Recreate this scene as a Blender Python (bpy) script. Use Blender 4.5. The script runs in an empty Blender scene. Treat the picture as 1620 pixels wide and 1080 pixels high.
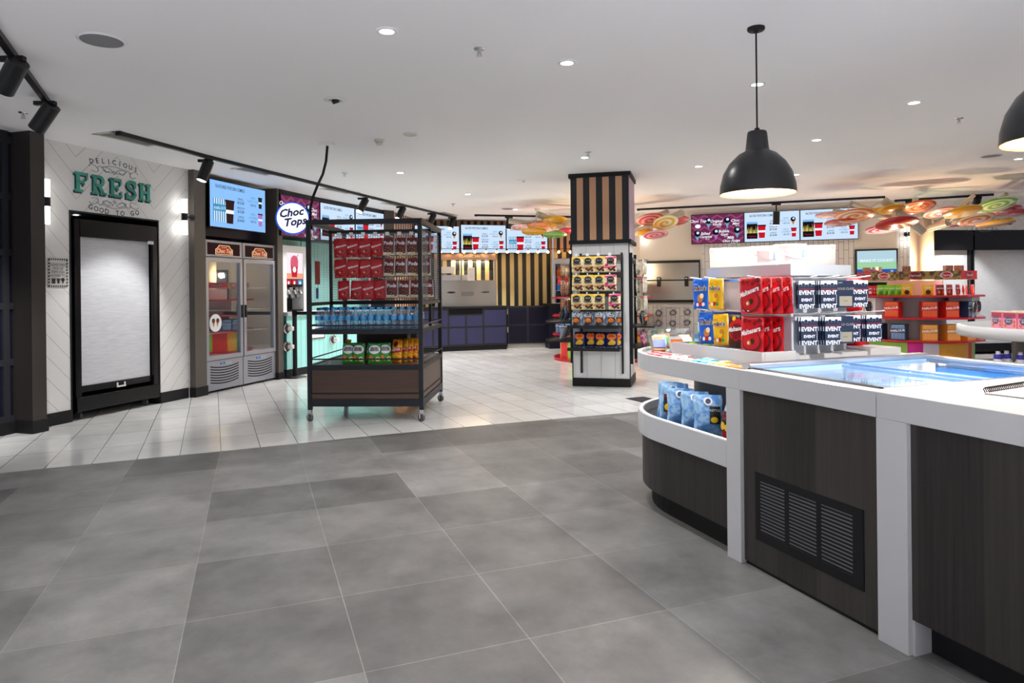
import bpy, math, random
from math import sin, cos, pi, radians, floor, sqrt
random.seed(7)
WORLD_STR = .45
SC = bpy.context.scene
COL = SC.collection

# ---------------------------------------------------------------- camera
F = 1080.0; CX = 810.0; CY = 457.0; ROLL = radians(.6); EYE = 1.3
from mathutils import Matrix, Vector
cd = bpy.data.cameras.new('camera'); cam = bpy.data.objects.new('camera', cd); COL.objects.link(cam)
cd.sensor_width = 36; cd.lens = 24.0; cd.shift_y = -(540 - CY) / 1620.0; cd.clip_start = .05; cd.clip_end = 200
cam.matrix_world = (Matrix.Translation((0, 0, EYE)) @ Matrix.Rotation(pi / 2, 4, 'X') @ Matrix.Rotation(-ROLL, 4, 'Z'))
SC.camera = cam

# ---------------------------------------------------------------- world + exposure
SC.view_settings.view_transform = 'Standard'; SC.view_settings.look = 'None'
SC.view_settings.gamma = 1; SC.view_settings.use_curve_mapping = False
SC.view_settings.exposure = 0.0
wd = bpy.data.worlds.new('world'); SC.world = wd; wd.use_nodes = True
wd.node_tree.nodes['Background'].inputs[0].default_value = (.86, .88, 1.0, 1)
wd.node_tree.nodes['Background'].inputs[1].default_value = WORLD_STR
CEIL = 2.82

# ---------------------------------------------------------------- geometry of the photograph
def ray(px, py):
    u = (px - CX) / F; v = -(py - CY) / F
    return (u * cos(ROLL) + v * sin(ROLL), 1.0, -u * sin(ROLL) + v * cos(ROLL))
def P(px, py, z=0.0):                    # point of the level plane z seen at a pixel
    d = ray(px, py); t = (z - EYE) / d[2]; return (d[0] * t, t, z)
def D(px, py, Y):                        # point at distance Y seen at a pixel
    d = ray(px, py); return (d[0] * Y, Y, EYE + d[2] * Y)

# ---------------------------------------------------------------- helpers
def lin(c):
    return tuple((x / 12.92 if x <= .04045 else ((x + .055) / 1.055) ** 2.4) for x in c)
def hx(s):
    s = s.lstrip('#'); return lin(tuple(int(s[i:i + 2], 16) / 255 for i in (0, 2, 4)))
MATS = {}
def mat(name, c=None, rough=.5, metal=0., emit=None, es=0., spec=.5, alpha=1., coat=0., trans=0.):
    if name in MATS: return MATS[name]
    m = bpy.data.materials.new(name); m.use_nodes = True
    b = m.node_tree.nodes['Principled BSDF']
    if c is not None:
        if isinstance(c, str): c = hx(c)
        b.inputs['Base Color'].default_value = (*c, 1)
    b.inputs['Roughness'].default_value = rough; b.inputs['Metallic'].default_value = metal
    b.inputs['Specular IOR Level'].default_value = spec
    b.inputs['Coat Weight'].default_value = coat
    b.inputs['Transmission Weight'].default_value = trans
    b.inputs['Alpha'].default_value = alpha
    if emit is not None:
        if isinstance(emit, str): emit = hx(emit)
        b.inputs['Emission Color'].default_value = (*emit, 1); b.inputs['Emission Strength'].default_value = es
    MATS[name] = m; return m
def nodes(m):
    nt = m.node_tree; return nt, nt.nodes, nt.links, nt.nodes['Principled BSDF']
def math_n(N, Lk, op, a, b=None, c=None):
    n = N.new('ShaderNodeMath'); n.operation = op
    for i, v in enumerate((a, b, c)):
        if v is None: continue
        if hasattr(v, 'is_output') or hasattr(v, 'links'): Lk.new(v, n.inputs[i])
        else: n.inputs[i].default_value = v
    return n.outputs[0]
def mixc(N, Lk, fac, a, b):
    n = N.new('ShaderNodeMix'); n.data_type = 'RGBA'
    for i, v in ((0, fac), (6, a), (7, b)):
        if hasattr(v, 'links'): Lk.new(v, n.inputs[i])
        else: n.inputs[i].default_value = v if i == 0 else (*v, 1)
    return n.outputs[2]
def coords(N, Lk, scale=(1, 1, 1), kind='Object'):
    t = N.new('ShaderNodeTexCoord'); mp = N.new('ShaderNodeMapping'); mp.inputs['Scale'].default_value = scale
    Lk.new(t.outputs[kind], mp.inputs[0]); return mp.outputs[0]
def noise(N, Lk, vec, scale, detail=4, rough=.55):
    n = N.new('ShaderNodeTexNoise'); n.inputs['Scale'].default_value = scale; n.inputs['Detail'].default_value = detail
    n.inputs['Roughness'].default_value = rough; Lk.new(vec, n.inputs['Vector']); return n.outputs[0]
def ramp(N, Lk, fac, stops):
    r = N.new('ShaderNodeValToRGB'); Lk.new(fac, r.inputs[0]); e = r.color_ramp.elements
    while len(e) < len(stops): e.new(.5)
    for i, (p, c) in enumerate(stops): e[i].position = p; e[i].color = (*c, 1)
    return r.outputs[0]
def bump(N, Lk, h, strength, dist, bsdf):
    b = N.new('ShaderNodeBump'); b.inputs['Strength'].default_value = strength; b.inputs['Distance'].default_value = dist
    Lk.new(h, b.inputs['Height']); Lk.new(b.outputs[0], bsdf.inputs['Normal'])

def frame(o, ang):                       # local frame at o, x axis turned by ang (radians)
    return Matrix.Translation(o) @ Matrix.Rotation(ang, 4, 'Z')
def wallframe(A, B):                     # x from A to B, y away from the viewer, z up
    a = math.atan2(B[1] - A[1], B[0] - A[0]); return frame((A[0], A[1], 0), a), sqrt((B[0] - A[0]) ** 2 + (B[1] - A[1]) ** 2)
def on(M, px, py, y=0.0):                # local (x, z) on the plane y=const of frame M seen at a pixel
    Mi = M.inverted(); o = Mi @ Vector((0, 0, EYE)); d = Mi.to_3x3() @ Vector(ray(px, py))
    t = (y - o.y) / d.y; q = o + d * t; return (q.x, q.z)

class MB:
    def __init__(s): s.v = []; s.f = []; s.m = []; s.mats = []; s.sm = []; s.uv = None
    def mi(s, m):
        if m not in s.mats: s.mats.append(m)
        return s.mats.index(m)
    def add(s, vs, fs, m, smooth=False, M=None):
        k = len(s.v); i = s.mi(m)
        if M is not None: vs = [tuple(M @ Vector(v)) for v in vs]
        s.v += [tuple(v) for v in vs]
        for f in fs: s.f.append(tuple(k + j for j in f)); s.m.append(i); s.sm.append(smooth)
        return s
    def box(s, x0, x1, y0, y1, z0, z1, m, M=None):
        vs = [(x, y, z) for z in (z0, z1) for y in (y0, y1) for x in (x0, x1)]
        return s.add(vs, [(0, 2, 3, 1), (4, 5, 7, 6), (0, 1, 5, 4), (2, 6, 7, 3), (0, 4, 6, 2), (1, 3, 7, 5)], m, M=M)
    def prism(s, pts, z0, z1, m, M=None, top=None, smooth=False):
        n = len(pts); vs = [(x, y, z0) for x, y in pts] + [(x, y, z1) for x, y in pts]
        s.add(vs, [(i, (i + 1) % n, n + (i + 1) % n, n + i) for i in range(n)], m, smooth, M)
        s.add(vs, [tuple(range(n))[::-1]], m, False, M)
        s.add(vs, [tuple(range(n, 2 * n))], top or m, False, M)
        return s
    def tube(s, p0, p1, r0, m, r1=None, n=12, caps=True, smooth=True, M=None):
        r1 = r0 if r1 is None else r1
        a = Vector(p0); b = Vector(p1); d = (b - a).normalized()
        u = d.orthogonal().normalized(); w = d.cross(u)
        vs = [tuple(a + (u * cos(2 * pi * i / n) + w * sin(2 * pi * i / n)) * r0) for i in range(n)]
        vs += [tuple(b + (u * cos(2 * pi * i / n) + w * sin(2 * pi * i / n)) * r1) for i in range(n)]
        s.add(vs, [(i, (i + 1) % n, n + (i + 1) % n, n + i) for i in range(n)], m, smooth, M)
        if caps: s.add(vs, [tuple(range(n))[::-1], tuple(range(n, 2 * n))], m, False, M)
        return s
    def path(s, pts, r, m, n=8, M=None):
        for a, b in zip(pts, pts[1:]): s.tube(a, b, r, m, n=n, M=M)
        return s
    def lathe(s, prof, m, n=32, M=None, smooth=True, ms=None, a0=0, a1=2 * pi):
        closed = abs(a1 - a0 - 2 * pi) < 1e-6; k = n if closed else n + 1
        vs = [(r * cos(a0 + (a1 - a0) * i / n), r * sin(a0 + (a1 - a0) * i / n), z) for r, z in prof for i in range(k)]
        for j in range(len(prof) - 1):
            fs = [(j * k + i, j * k + (i + 1) % k, (j + 1) * k + (i + 1) % k, (j + 1) * k + i) for i in range(n)]
            s.add(vs if j == 0 else [], [], m)
            base = len(s.v) - len(vs); i2 = s.mi(ms[j] if ms else m)
            mt = M
            for f in fs: s.f.append(tuple(base + q for q in f)); s.m.append(i2); s.sm.append(smooth)
            if j == 0 and M is not None:
                for q in range(base, base + len(vs)): s.v[q] = tuple(M @ Vector(s.v[q]))
        return s
    def quad(s, pts, m, M=None): return s.add(pts, [(0, 1, 2, 3)[:len(pts)]] if len(pts) < 5 else [tuple(range(len(pts)))], m, M=M)
    def rect(s, x0, x1, z0, z1, y, m, M=None):   # upright rectangle facing -y
        return s.add([(x0, y, z0), (x1, y, z0), (x1, y, z1), (x0, y, z1)], [(0, 1, 2, 3)], m, M=M)
    def poly(s, pts, y, m, M=None):              # upright polygon facing -y
        return s.add([(x, y, z) for x, z in pts], [tuple(range(len(pts)))], m, M=M)
    def disc(s, x, z, r, y, m, n=20, sx=1, M=None):
        return s.poly([(x + r * sx * cos(2 * pi * i / n), z + r * sin(2 * pi * i / n)) for i in range(n)], y, m, M)
    def text(s, t, x, z, size, y, m, align='CENTER', sx=1., shear=0., rot=0., bold=0., depth=0., M=None, fn=None):
        vs, fs = glyphs(t, align, shear, bold)
        o = []
        for a, b in vs:
            a *= size * sx; b *= size
            if rot: a, b = a * cos(rot) - b * sin(rot), a * sin(rot) + b * cos(rot)
            q = (x + a, y, z + b)
            if fn: q = fn(q)
            o.append(q)
        return s.add(o, fs, m, M=M)
    def build(s, name, parent=None, M=None, bevel=0, kind=None, smooth_ang=None):
        me = bpy.data.meshes.new(name); me.from_pydata(s.v, [], s.f)
        for m in s.mats: me.materials.append(m)
        me.polygons.foreach_set('material_index', s.m); me.polygons.foreach_set('use_smooth', s.sm)
        me.update()
        o = bpy.data.objects.new(name, me); COL.objects.link(o)
        if parent: o.parent = parent
        if M is not None: o.matrix_local = M
        if bevel:
            b = o.modifiers.new('bevel', 'BEVEL'); b.width = bevel; b.segments = 2; b.limit_method = 'ANGLE'; b.angle_limit = radians(40)
        if kind: o['kind'] = kind
        return o
GL = {}
def glyphs(t, align, shear, bold):
    k = (t, align, shear, bold)
    if k in GL: return GL[k]
    c = bpy.data.curves.new('tmp', 'FONT'); c.body = t; c.align_x = align; c.shear = shear; c.offset = bold
    c.resolution_u = 2; c.size = 1
    o = bpy.data.objects.new('tmp', c); COL.objects.link(o)
    dg = bpy.context.evaluated_depsgraph_get(); dg.update()
    me = bpy.data.meshes.new_from_object(o.evaluated_get(dg))
    r = ([(v.co.x, v.co.y) for v in me.vertices], [tuple(p.vertices) for p in me.polygons])
    bpy.data.objects.remove(o); bpy.data.curves.remove(c); bpy.data.meshes.remove(me)
    GL[k] = r; return r

def tag(o, label, cat, group=None, kind=None):
    o['label'] = label; o['category'] = cat
    if group: o['group'] = group
    if kind: o['kind'] = kind
    return o
def thing(name, label, cat, M=None, group=None):
    o = bpy.data.objects.new(name, None); COL.objects.link(o); o.empty_display_size = .1
    if M is not None: o.matrix_world = M
    return tag(o, label, cat, group)
def dup(root, M, label=None, group=None):
    r = root.copy(); COL.objects.link(r); r.matrix_world = M
    if label: r['label'] = label
    if group: r['group'] = group
    for ch in list(root.children):
        c = ch.copy(); COL.objects.link(c); c.parent = r
        for g in list(ch.children):
            d = g.copy(); COL.objects.link(d); d.parent = c
    return r
def T(x, y, z): return Matrix.Translation((x, y, z))
def R(a, ax='Z'): return Matrix.Rotation(a, 4, ax)
ORD = 'first second third fourth fifth sixth seventh eighth ninth tenth eleventh twelfth thirteenth fourteenth fifteenth sixteenth'.split()
def place(proto, M, label, group, used=set()):
    if id(proto) not in used:
        used.add(id(proto)); proto.matrix_world = M; proto['label'] = label
        if group: proto['group'] = group
        return proto
    return dup(proto, M, label, group)

# ---------------------------------------------------------------- plain materials
white_paint = mat('white_paint', (.78, .78, .78), .55)
ceil_paint = mat('ceiling_paint', (.86, .855, .86), .8)
black_metal = mat('black_metal', (.010, .011, .013), .42, spec=.3)
black_gloss = mat('black_gloss', (.006, .006, .007), .2, spec=.3)
black_matt = mat('black_matt', (.008, .008, .009), .6, spec=.3)
rubber = mat('grey_rubber', (.09, .09, .1), .6)
steel = mat('brushed_steel', (.50, .48, .45), .22, 1.)
chrome = mat('chrome', (.8, .8, .8), .12, 1.)
alu = mat('aluminium', (.52, .53, .56), .38, .85)
white_solid = mat('white_solid_surface', (.56, .56, .57), .3)
bronze = mat('bronze_laminate', (.095, .082, .07), .45)
dark_bronze = mat('dark_bronze', (.030, .025, .023), .45)
navy = mat('navy_panel', (.03, .033, .105), .42)
navy_dark = mat('navy_dark_panel', (.006, .006, .018), .5, spec=.25)
frame_grey = mat('charcoal_frame', (.020, .021, .026), .55, spec=.3)
teal = mat('turquoise_board', (.30, .62, .60), .5)
red_gloss = mat('red_gloss', (.42, .006, .012), .18, coat=.5)
cream_wall = mat('cream_wall', (.66, .62, .57), .7)
price_white = mat('price_tag_white', (.85, .85, .85), .5)
lamp_white = mat('lamp_glass', (1, 1, 1), .4, emit=(1, .97, .92), es=6.)
down_emit = mat('downlight_glow', (1, 1, 1), .4, emit=(1, .98, .95), es=14.)
def glass(name, refl=.12, tint=(1, 1, 1), rough=.02):
    m = bpy.data.materials.new(name); m.use_nodes = True; nt = m.node_tree; N = nt.nodes; Lk = nt.links; N.remove(N['Principled BSDF'])
    t = N.new('ShaderNodeBsdfTransparent'); t.inputs[0].default_value = (*tint, 1)
    g = N.new('ShaderNodeBsdfGlossy'); g.inputs['Roughness'].default_value = rough; g.inputs['Color'].default_value = (1, 1, 1, 1)
    fr = N.new('ShaderNodeLayerWeight'); f5 = math_n(N, Lk, 'POWER', fr.outputs['Facing'], 4.)
    a = math_n(N, Lk, 'MULTIPLY_ADD', f5, .45, refl + .02)
    mx = N.new('ShaderNodeMixShader'); Lk.new(a, mx.inputs[0]); Lk.new(t.outputs[0], mx.inputs[1]); Lk.new(g.outputs[0], mx.inputs[2])
    Lk.new(mx.outputs[0], N['Material Output'].inputs[0]); return m
clear_glass = glass('clear_glass', .02)
door_glass = glass('door_glass', .22, (.9, .95, .95))
freezer_glass = glass('freezer_glass', .0, (.88, .95, 1.))
acrylic = glass('clear_acrylic', .06, (.95, .96, .97))
bottle_plastic = glass('bottle_plastic', .14, (.74, .84, .92), .08)

def M_grey_tile():
    m = mat('grey_stone_tile', (.2, .2, .2), .42); nt, N, Lk, b = nodes(m)
    v = coords(N, Lk)
    br = N.new('ShaderNodeTexBrick'); br.offset = 0; br.squash = 1
    br.inputs['Scale'].default_value = 1; br.inputs['Brick Width'].default_value = .622; br.inputs['Row Height'].default_value = .606
    br.inputs['Mortar Size'].default_value = .0022; br.inputs['Mortar Smooth'].default_value = .3; br.inputs['Bias'].default_value = 0
    br.inputs['Color1'].default_value = (.115, .112, .109, 1); br.inputs['Color2'].default_value = (.215, .21, .205, 1); br.inputs['Mortar'].default_value = (.27, .26, .24, 1)
    Lk.new(v, br.inputs['Vector'])
    n1 = noise(N, Lk, v, 2.6, 6, .62); n2 = noise(N, Lk, v, 26, 5, .7); n3 = noise(N, Lk, v, 120, 2, .6)
    f1 = math_n(N, Lk, 'MULTIPLY_ADD', n1, 1.7, .15); f2 = math_n(N, Lk, 'MULTIPLY_ADD', n2, .5, .75)
    sp = math_n(N, Lk, 'MULTIPLY', math_n(N, Lk, 'GREATER_THAN', n3, .70), -.25)
    f = math_n(N, Lk, 'ADD', math_n(N, Lk, 'MULTIPLY', f1, f2), sp)
    mx = N.new('ShaderNodeMix'); mx.data_type = 'RGBA'; mx.blend_type = 'MULTIPLY'; mx.inputs[0].default_value = 1
    Lk.new(br.outputs[0], mx.inputs[6]); Lk.new(f, mx.inputs[7]); Lk.new(mx.outputs[2], b.inputs['Base Color'])
    Lk.new(math_n(N, Lk, 'MULTIPLY_ADD', n2, .25, .28), b.inputs['Roughness'])
    bump(N, Lk, n2, .12, .002, b); return m
def M_white_tile():
    m = mat('white_porcelain_tile', (.8, .8, .8), .1); nt, N, Lk, b = nodes(m)
    v = coords(N, Lk)
    br = N.new('ShaderNodeTexBrick'); br.offset = 0
    br.inputs['Scale'].default_value = 1; br.inputs['Brick Width'].default_value = .62; br.inputs['Row Height'].default_value = .303
    br.inputs['Mortar Size'].default_value = .0028; br.inputs['Mortar Smooth'].default_value = .1
    br.inputs['Color1'].default_value = (.70, .695, .68, 1); br.inputs['Color2'].default_value = (.78, .775, .76, 1); br.inputs['Mortar'].default_value = (.10, .10, .10, 1)
    Lk.new(v, br.inputs['Vector']); n1 = noise(N, Lk, v, 3, 4)
    mx = N.new('ShaderNodeMix'); mx.data_type = 'RGBA'; mx.blend_type = 'MULTIPLY'; mx.inputs[0].default_value = 1
    Lk.new(br.outputs[0], mx.inputs[6]); Lk.new(math_n(N, Lk, 'MULTIPLY_ADD', n1, .3, .85), mx.inputs[7]); Lk.new(mx.outputs[2], b.inputs['Base Color'])
    Lk.new(math_n(N, Lk, 'MULTIPLY_ADD', noise(N, Lk, v, 9, 3), .2, .05), b.inputs['Roughness'])
    return m
def M_wood(name, c1, c2, vertical=True, plank=.2, rough=.4, sheen=.5):
    m = mat(name, c1, rough, spec=sheen); nt, N, Lk, b = nodes(m)
    v = coords(N, Lk); sep = N.new('ShaderNodeSeparateXYZ'); Lk.new(v, sep.inputs[0])
    ax = sep.outputs[0] if vertical else sep.outputs[2]
    cell = math_n(N, Lk, 'FLOOR', math_n(N, Lk, 'DIVIDE', math_n(N, Lk, 'ADD', ax, sep.outputs[1]) if vertical else ax, plank))
    wn = N.new('ShaderNodeTexWhiteNoise'); wn.noise_dimensions = '1D'; Lk.new(cell, wn.inputs['W'])
    g = coords(N, Lk, (60, 60, 1.6) if vertical else (1.6, 1.6, 60)); ng = noise(N, Lk, g, 1.0, 5, .6)
    f = math_n(N, Lk, 'ADD', math_n(N, Lk, 'MULTIPLY', ng, .8), math_n(N, Lk, 'MULTIPLY', wn.outputs[0], .45))
    c = ramp(N, Lk, f, [(.25, hx(c1)), (.95, hx(c2))]); Lk.new(c, b.inputs['Base Color'])
    bump(N, Lk, ng, .15, .001, b); return m
grey_tile = M_grey_tile(); white_tile = M_white_tile()
dark_wood = M_wood('dark_oak_laminate', '#1d1a19', '#423c3a', True, .23)
brown_wood = M_wood('brown_oak_board', '#3b2c26', '#5d4437', False, .31)
def M_chevron():
    m = mat('white_chevron_boards', (.74, .74, .73), .5); nt, N, Lk, b = nodes(m)
    v = coords(N, Lk); s = N.new('ShaderNodeSeparateXYZ'); Lk.new(v, s.inputs[0])
    fold = math_n(N, Lk, 'PINGPONG', math_n(N, Lk, 'ADD', s.outputs[0], .13), .5)
    u = math_n(N, Lk, 'ADD', s.outputs[2], math_n(N, Lk, 'MULTIPLY', fold, 1.05))
    a = math_n(N, Lk, 'ABSOLUTE', math_n(N, Lk, 'SUBTRACT', math_n(N, Lk, 'FRACT', math_n(N, Lk, 'DIVIDE', u, .215)), .5))
    g = math_n(N, Lk, 'GREATER_THAN', a, .483)
    n1 = noise(N, Lk, coords(N, Lk, (6, 6, 40)), 2, 4)
    c = mixc(N, Lk, g, (.72, .715, .705), (.40, .39, .38)); mx = N.new('ShaderNodeMix'); mx.data_type = 'RGBA'; mx.blend_type = 'MULTIPLY'; mx.inputs[0].default_value = 1
    Lk.new(c, mx.inputs[6]); Lk.new(math_n(N, Lk, 'MULTIPLY_ADD', n1, .12, .94), mx.inputs[7]); Lk.new(mx.outputs[2], b.inputs['Base Color'])
    h = math_n(N, Lk, 'ADD', math_n(N, Lk, 'SUBTRACT', 1, g), math_n(N, Lk, 'MULTIPLY', n1, .3)); bump(N, Lk, h, .5, .004, b); return m
chevron = M_chevron()
def M_vtile():
    m = mat('white_stack_tile', (.75, .74, .72), .25); nt, N, Lk, b = nodes(m)
    v = coords(N, Lk); s = N.new('ShaderNodeSeparateXYZ'); Lk.new(v, s.inputs[0]); cb = N.new('ShaderNodeCombineXYZ')
    Lk.new(s.outputs[2], cb.inputs[0]); Lk.new(s.outputs[0], cb.inputs[1])
    br = N.new('ShaderNodeTexBrick'); br.offset = .5; br.inputs['Scale'].default_value = 1; br.inputs['Brick Width'].default_value = .3; br.inputs['Row Height'].default_value = .085
    br.inputs['Mortar Size'].default_value = .003; br.inputs['Color1'].default_value = (.72, .70, .68, 1); br.inputs['Color2'].default_value = (.68, .665, .65, 1); br.inputs['Mortar'].default_value = (.08, .08, .08, 1)
    Lk.new(cb.outputs[0], br.inputs['Vector']); Lk.new(br.outputs[0], b.inputs['Base Color']); return m
stack_tile = M_vtile()
def M_stripe(name, c1, c2, w, duty=.5, off=0., axis=0):
    m = mat(name, c1, .45); nt, N, Lk, b = nodes(m)
    v = coords(N, Lk); s = N.new('ShaderNodeSeparateXYZ'); Lk.new(v, s.inputs[0])
    g = math_n(N, Lk, 'GREATER_THAN', math_n(N, Lk, 'FRACT', math_n(N, Lk, 'DIVIDE', math_n(N, Lk, 'ADD', s.outputs[axis], off), w)), duty)
    Lk.new(mixc(N, Lk, g, hx(c1), hx(c2)), b.inputs['Base Color']); return m
def M_blind():
    m = mat('woven_blind', (.72, .73, .76), .6); nt, N, Lk, b = nodes(m)
    n1 = noise(N, Lk, coords(N, Lk, (8, 8, 220)), 1, 3); Lk.new(ramp(N, Lk, n1, [(.3, (.50, .51, .54)), (.7, (.66, .67, .70))]), b.inputs['Base Color']); bump(N, Lk, n1, .3, .002, b); return m
blind = M_blind()
def em(name, c, s=1.): return mat(name, (0, 0, 0), .6, emit=c, es=s, spec=.1)
# ================================================================ setting
LO = (1.064, 3.207); A1 = math.atan2(-.935, .355)          # island frame: x along the front towards the viewer, y into the counter
ISL = frame((LO[0], LO[1], 0), A1)
def struct(o): o['kind'] = 'structure'; return o
edge = [(-8, 3.05), (-3.741, 4.97), (-3.011, 5.306), (-2.169, 5.677), (-1.207, 6.137), (-.2, 6.57), (.826, 6.973), (1.3, 7.161), (2.5, 7.66), (4.2, 8.6), (8, 11.4), (13, 15.2)]
def floor_part(pts, m, origin, ang):
    M = frame((origin[0], origin[1], 0), ang); Mi = M.inverted()
    p = [tuple((Mi @ Vector((x, y, 0)))[:2]) for x, y in pts]
    a = sum(p[i][0] * p[(i + 1) % len(p)][1] - p[(i + 1) % len(p)][0] * p[i][1] for i in range(len(p)))
    if a < 0: p = p[::-1]
    return struct(MB().prism(p, -.06, 0, m).build('floor', M=M))
def loc2w(a, b): v = ISL @ Vector((a, b, 0)); return (v.x, v.y)
floor_part(edge + [(13, 1.2), (-8, 1.2)], grey_tile, loc2w(-.98, -1.79), A1)
floor_part([(-8, 1.2), (13, 1.2), (13, -4), (-8, -4)], mat('pale_bounce_floor', (.68, .69, .72), .4), (0, 0), 0)  # unseen pale floor added behind the viewer to bounce light upward
floor_part(edge[::-1] + [(-8, 19), (13, 19)], white_tile, loc2w(-4.585, -3.66), A1 + radians(2.9))
struct(MB().box(-8, 13, -4, 19, CEIL, CEIL + .1, ceil_paint).build('ceiling'))

def wall_box(name, A, B, z0, z1, m, th=.12, y0=0., x0=None, x1=None):
    M, L = wallframe(A, B)
    return struct(MB().box(0 if x0 is None else x0, L if x1 is None else x1, y0, y0 + th, z0, z1, m).build(name, M=M))

# --- dark panelled wall at far left
MN, LN = wallframe((-5.25, 4.2), (-4.69, 6.40))
wn = MB(); wn.box(0, LN, 0, .1, 0, CEIL, navy_dark)
for z in (.14, .665, 1.19, 1.69, 2.215, 2.74): wn.box(0, LN, -.02, 0, z - .03, z + .03, frame_grey)
for x in (.15, .9, 1.65, 2.2): wn.box(x - .03, x + .03, -.021, 0, .11, CEIL, frame_grey)
struct(wn.build('wall_left', M=MN))
struct(MB().box(0, LN, -.035, 0, 0, .11, black_matt).build('baseboard_left', M=MN))

# --- the white chevron wall with its refrigerator opening
FA, FB = (-4.569, 6.647), (-4.03, 8.38)
MF, LF = wallframe(FA, FB)
OX0, OX1, OZ = .29, 1.43, 2.145
w = MB()
w.box(-.1, OX0, 0, .1, 0, CEIL, chevron); w.box(OX1, LF + .1, 0, .1, 0, CEIL, chevron); w.box(OX0, OX1, 0, .1, OZ, CEIL, chevron)
struct(w.build('wall_fresh', M=MF))
niche_blue = mat('niche_soffit', (.16, .2, .24), .5)
w = MB(); w.box(OX0 - .02, OX0, .1, .9, 0, OZ, black_matt); w.box(OX1, OX1 + .02, .1, .9, 0, OZ, black_matt)
w.box(OX0, OX1, .9, .92, 0, OZ, black_matt); w.box(OX0, OX1, .1, .9, OZ, OZ + .02, niche_blue)
w.box(OX0 - .004, OX0 + .012, -.006, .1, 0, OZ, black_metal); w.box(OX1 - .012, OX1 + .004, -.006, .1, 0, OZ, black_metal); w.box(OX0, OX1, -.006, .1, OZ - .012, OZ + .004, black_metal)
struct(w.build('trim_1', M=MF))
w = MB(); w.box(-.1, OX0, -.015, 0, 0, .125, black_matt); w.box(OX1, LF + .05, -.015, 0, 0, .125, black_matt)
struct(w.build('baseboard_fresh', M=MF))
w = MB(); w.box(-.26, -.12, -.19, .1, .12, CEIL, dark_bronze); w.box(-.27, -.11, -.2, .1, 0, .12, black_matt)
struct(w.build('trim_2', M=MF))

# --- freezer bay
GA, GB = (-3.918, 8.651), (-3.514, 10.096)
MG, LG = wallframe(GA, GB)
purple = mat('purple_lit_dark_panel', (.028, .02, .05), .5)  # dark panel; the purple light falling on it is put into the colour
w = MB(); w.box(-.2, .0, -.05, .5, .12, CEIL, bronze); w.box(-.21, .01, -.06, .5, 0, .12, black_matt)
struct(w.build('trim_3', M=MG))
w = MB(); w.box(LG, LG + .13, -.06, .7, .0, CEIL, bronze); w.box(LG - .01, LG + .14, -.07, .7, 0, .10, black_matt)
struct(w.build('trim_4', M=MG))
w = MB(); w.box(0, LG, .72, .8, 0, CEIL, purple); w.box(0, LG, .25, .72, 2.05, CEIL, purple)
struct(w.build('wall_freezer_bay', M=MG))

# --- curved service wall, left back
SP = [(-3.44, 10.12), (-3.13, 11.1), (-2.77, 12.03), (-2.42, 12.95)]
batten = M_stripe('turquoise_battens', '#93cfcb', '#4c8f8d', .085, .93)
for i in range(3):
    M, L = wallframe(SP[i], SP[i + 1])
    w = MB(); w.box(0, L, .35, .45, 0, CEIL, batten); w.box(0, L, .06, .5, 2.12, CEIL, navy_dark); w.box(0, L, .0, .06, 2.75, CEIL, frame_grey)
    struct(w.build('wall_service', M=M))
M, L = wallframe((-2.44, 12.93), (-2.28, 13.1))
struct(MB().box(0, L, -.05, .4, 0, CEIL, dark_bronze).build('trim_5', M=M))
copper_stripe = M_stripe('copper_and_black_stripes', '#c99a72', '#0d0e12', .15, .5)
yellow_stripe = M_stripe('cream_and_black_stripes', '#d9c183', '#0f1518', .19, .5)
wall_box('wall_back', (-2.3, 13.1), (-2.05, 14.6), 0, CEIL, copper_stripe)
M, L = wallframe((-2.05, 14.75), (.95, 15.45))
w = MB(); w.box(-.2, L, .12, .22, 0, 2.18, yellow_stripe); w.box(-.2, L, .12, .22, 2.18, CEIL, copper_stripe)
struct(w.build('wall_back', M=M)); M_BACK = M
M, L = wallframe((.95, 15.45), (1.75, 15.3))
w = MB(); w.box(0, L, .0, .1, 0, 1.98, mat('kiosk_surround', (.5, .48, .5), .5)); w.box(0, L, -.02, .1, 2.12, CEIL, copper_stripe); w.box(0, L, -.01, .1, 1.98, 2.12, yellow_stripe)
struct(w.build('wall_back', M=M))
wall_box('wall_back', (1.75, 15.3), (2.6, 13.86), 0, CEIL, cream_wall)

# --- right back wall
WA, WB = (2.6, 13.86), (6.9, 12.25)
MW, LW = wallframe(WA, WB)
def wx(px, py): return on(MW, px, py)
n0 = wx(1122, 392); n1 = wx(1322, 386); nzt = (n0[1] + n1[1]) / 2; nzb = 1.25
tile_l = wx(1110, 392)[0]; tile_r = wx(1356, 400)[0]
w = MB()
def wr(x0, x1, z0, z1, m): w.box(x0, x1, 0, .12, z0, z1, m)
wr(0, tile_l, 1.85 - .9, CEIL, cream_wall); wr(tile_r, LW, .95, CEIL, cream_wall); wr(tile_l, tile_r, 2.2, CEIL, cream_wall)
struct(w.build('wall_right_back', M=MW))
w = MB(); wr(tile_l, n0[0], .9, 2.2, stack_tile); wr(n1[0], tile_r, .9, 2.2, stack_tile); wr(n0[0], n1[0], nzt, 2.2, stack_tile); wr(n0[0], n1[0], .9, nzb, stack_tile)
wr(0, LW, 0, .95, stack_tile)
struct(w.build('wall_tiled', M=MW))
niche_glow = em('niche_light_strip', '#fff6f0', 17.)
w = MB(); a, b = n0[0], n1[0]
w.box(a, b, .4, .42, nzb, nzt, white_paint); w.box(a - .02, a, .02, .4, nzb, nzt, white_paint); w.box(b, b + .02, .02, .4, nzb, nzt, white_paint)
w.box(a, b, .0, .42, nzb - .02, nzb, white_paint); w.box(a, b, .02, .42, nzt, nzt + .02, white_paint)
struct(w.build('trim_6', M=MW))
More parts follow.
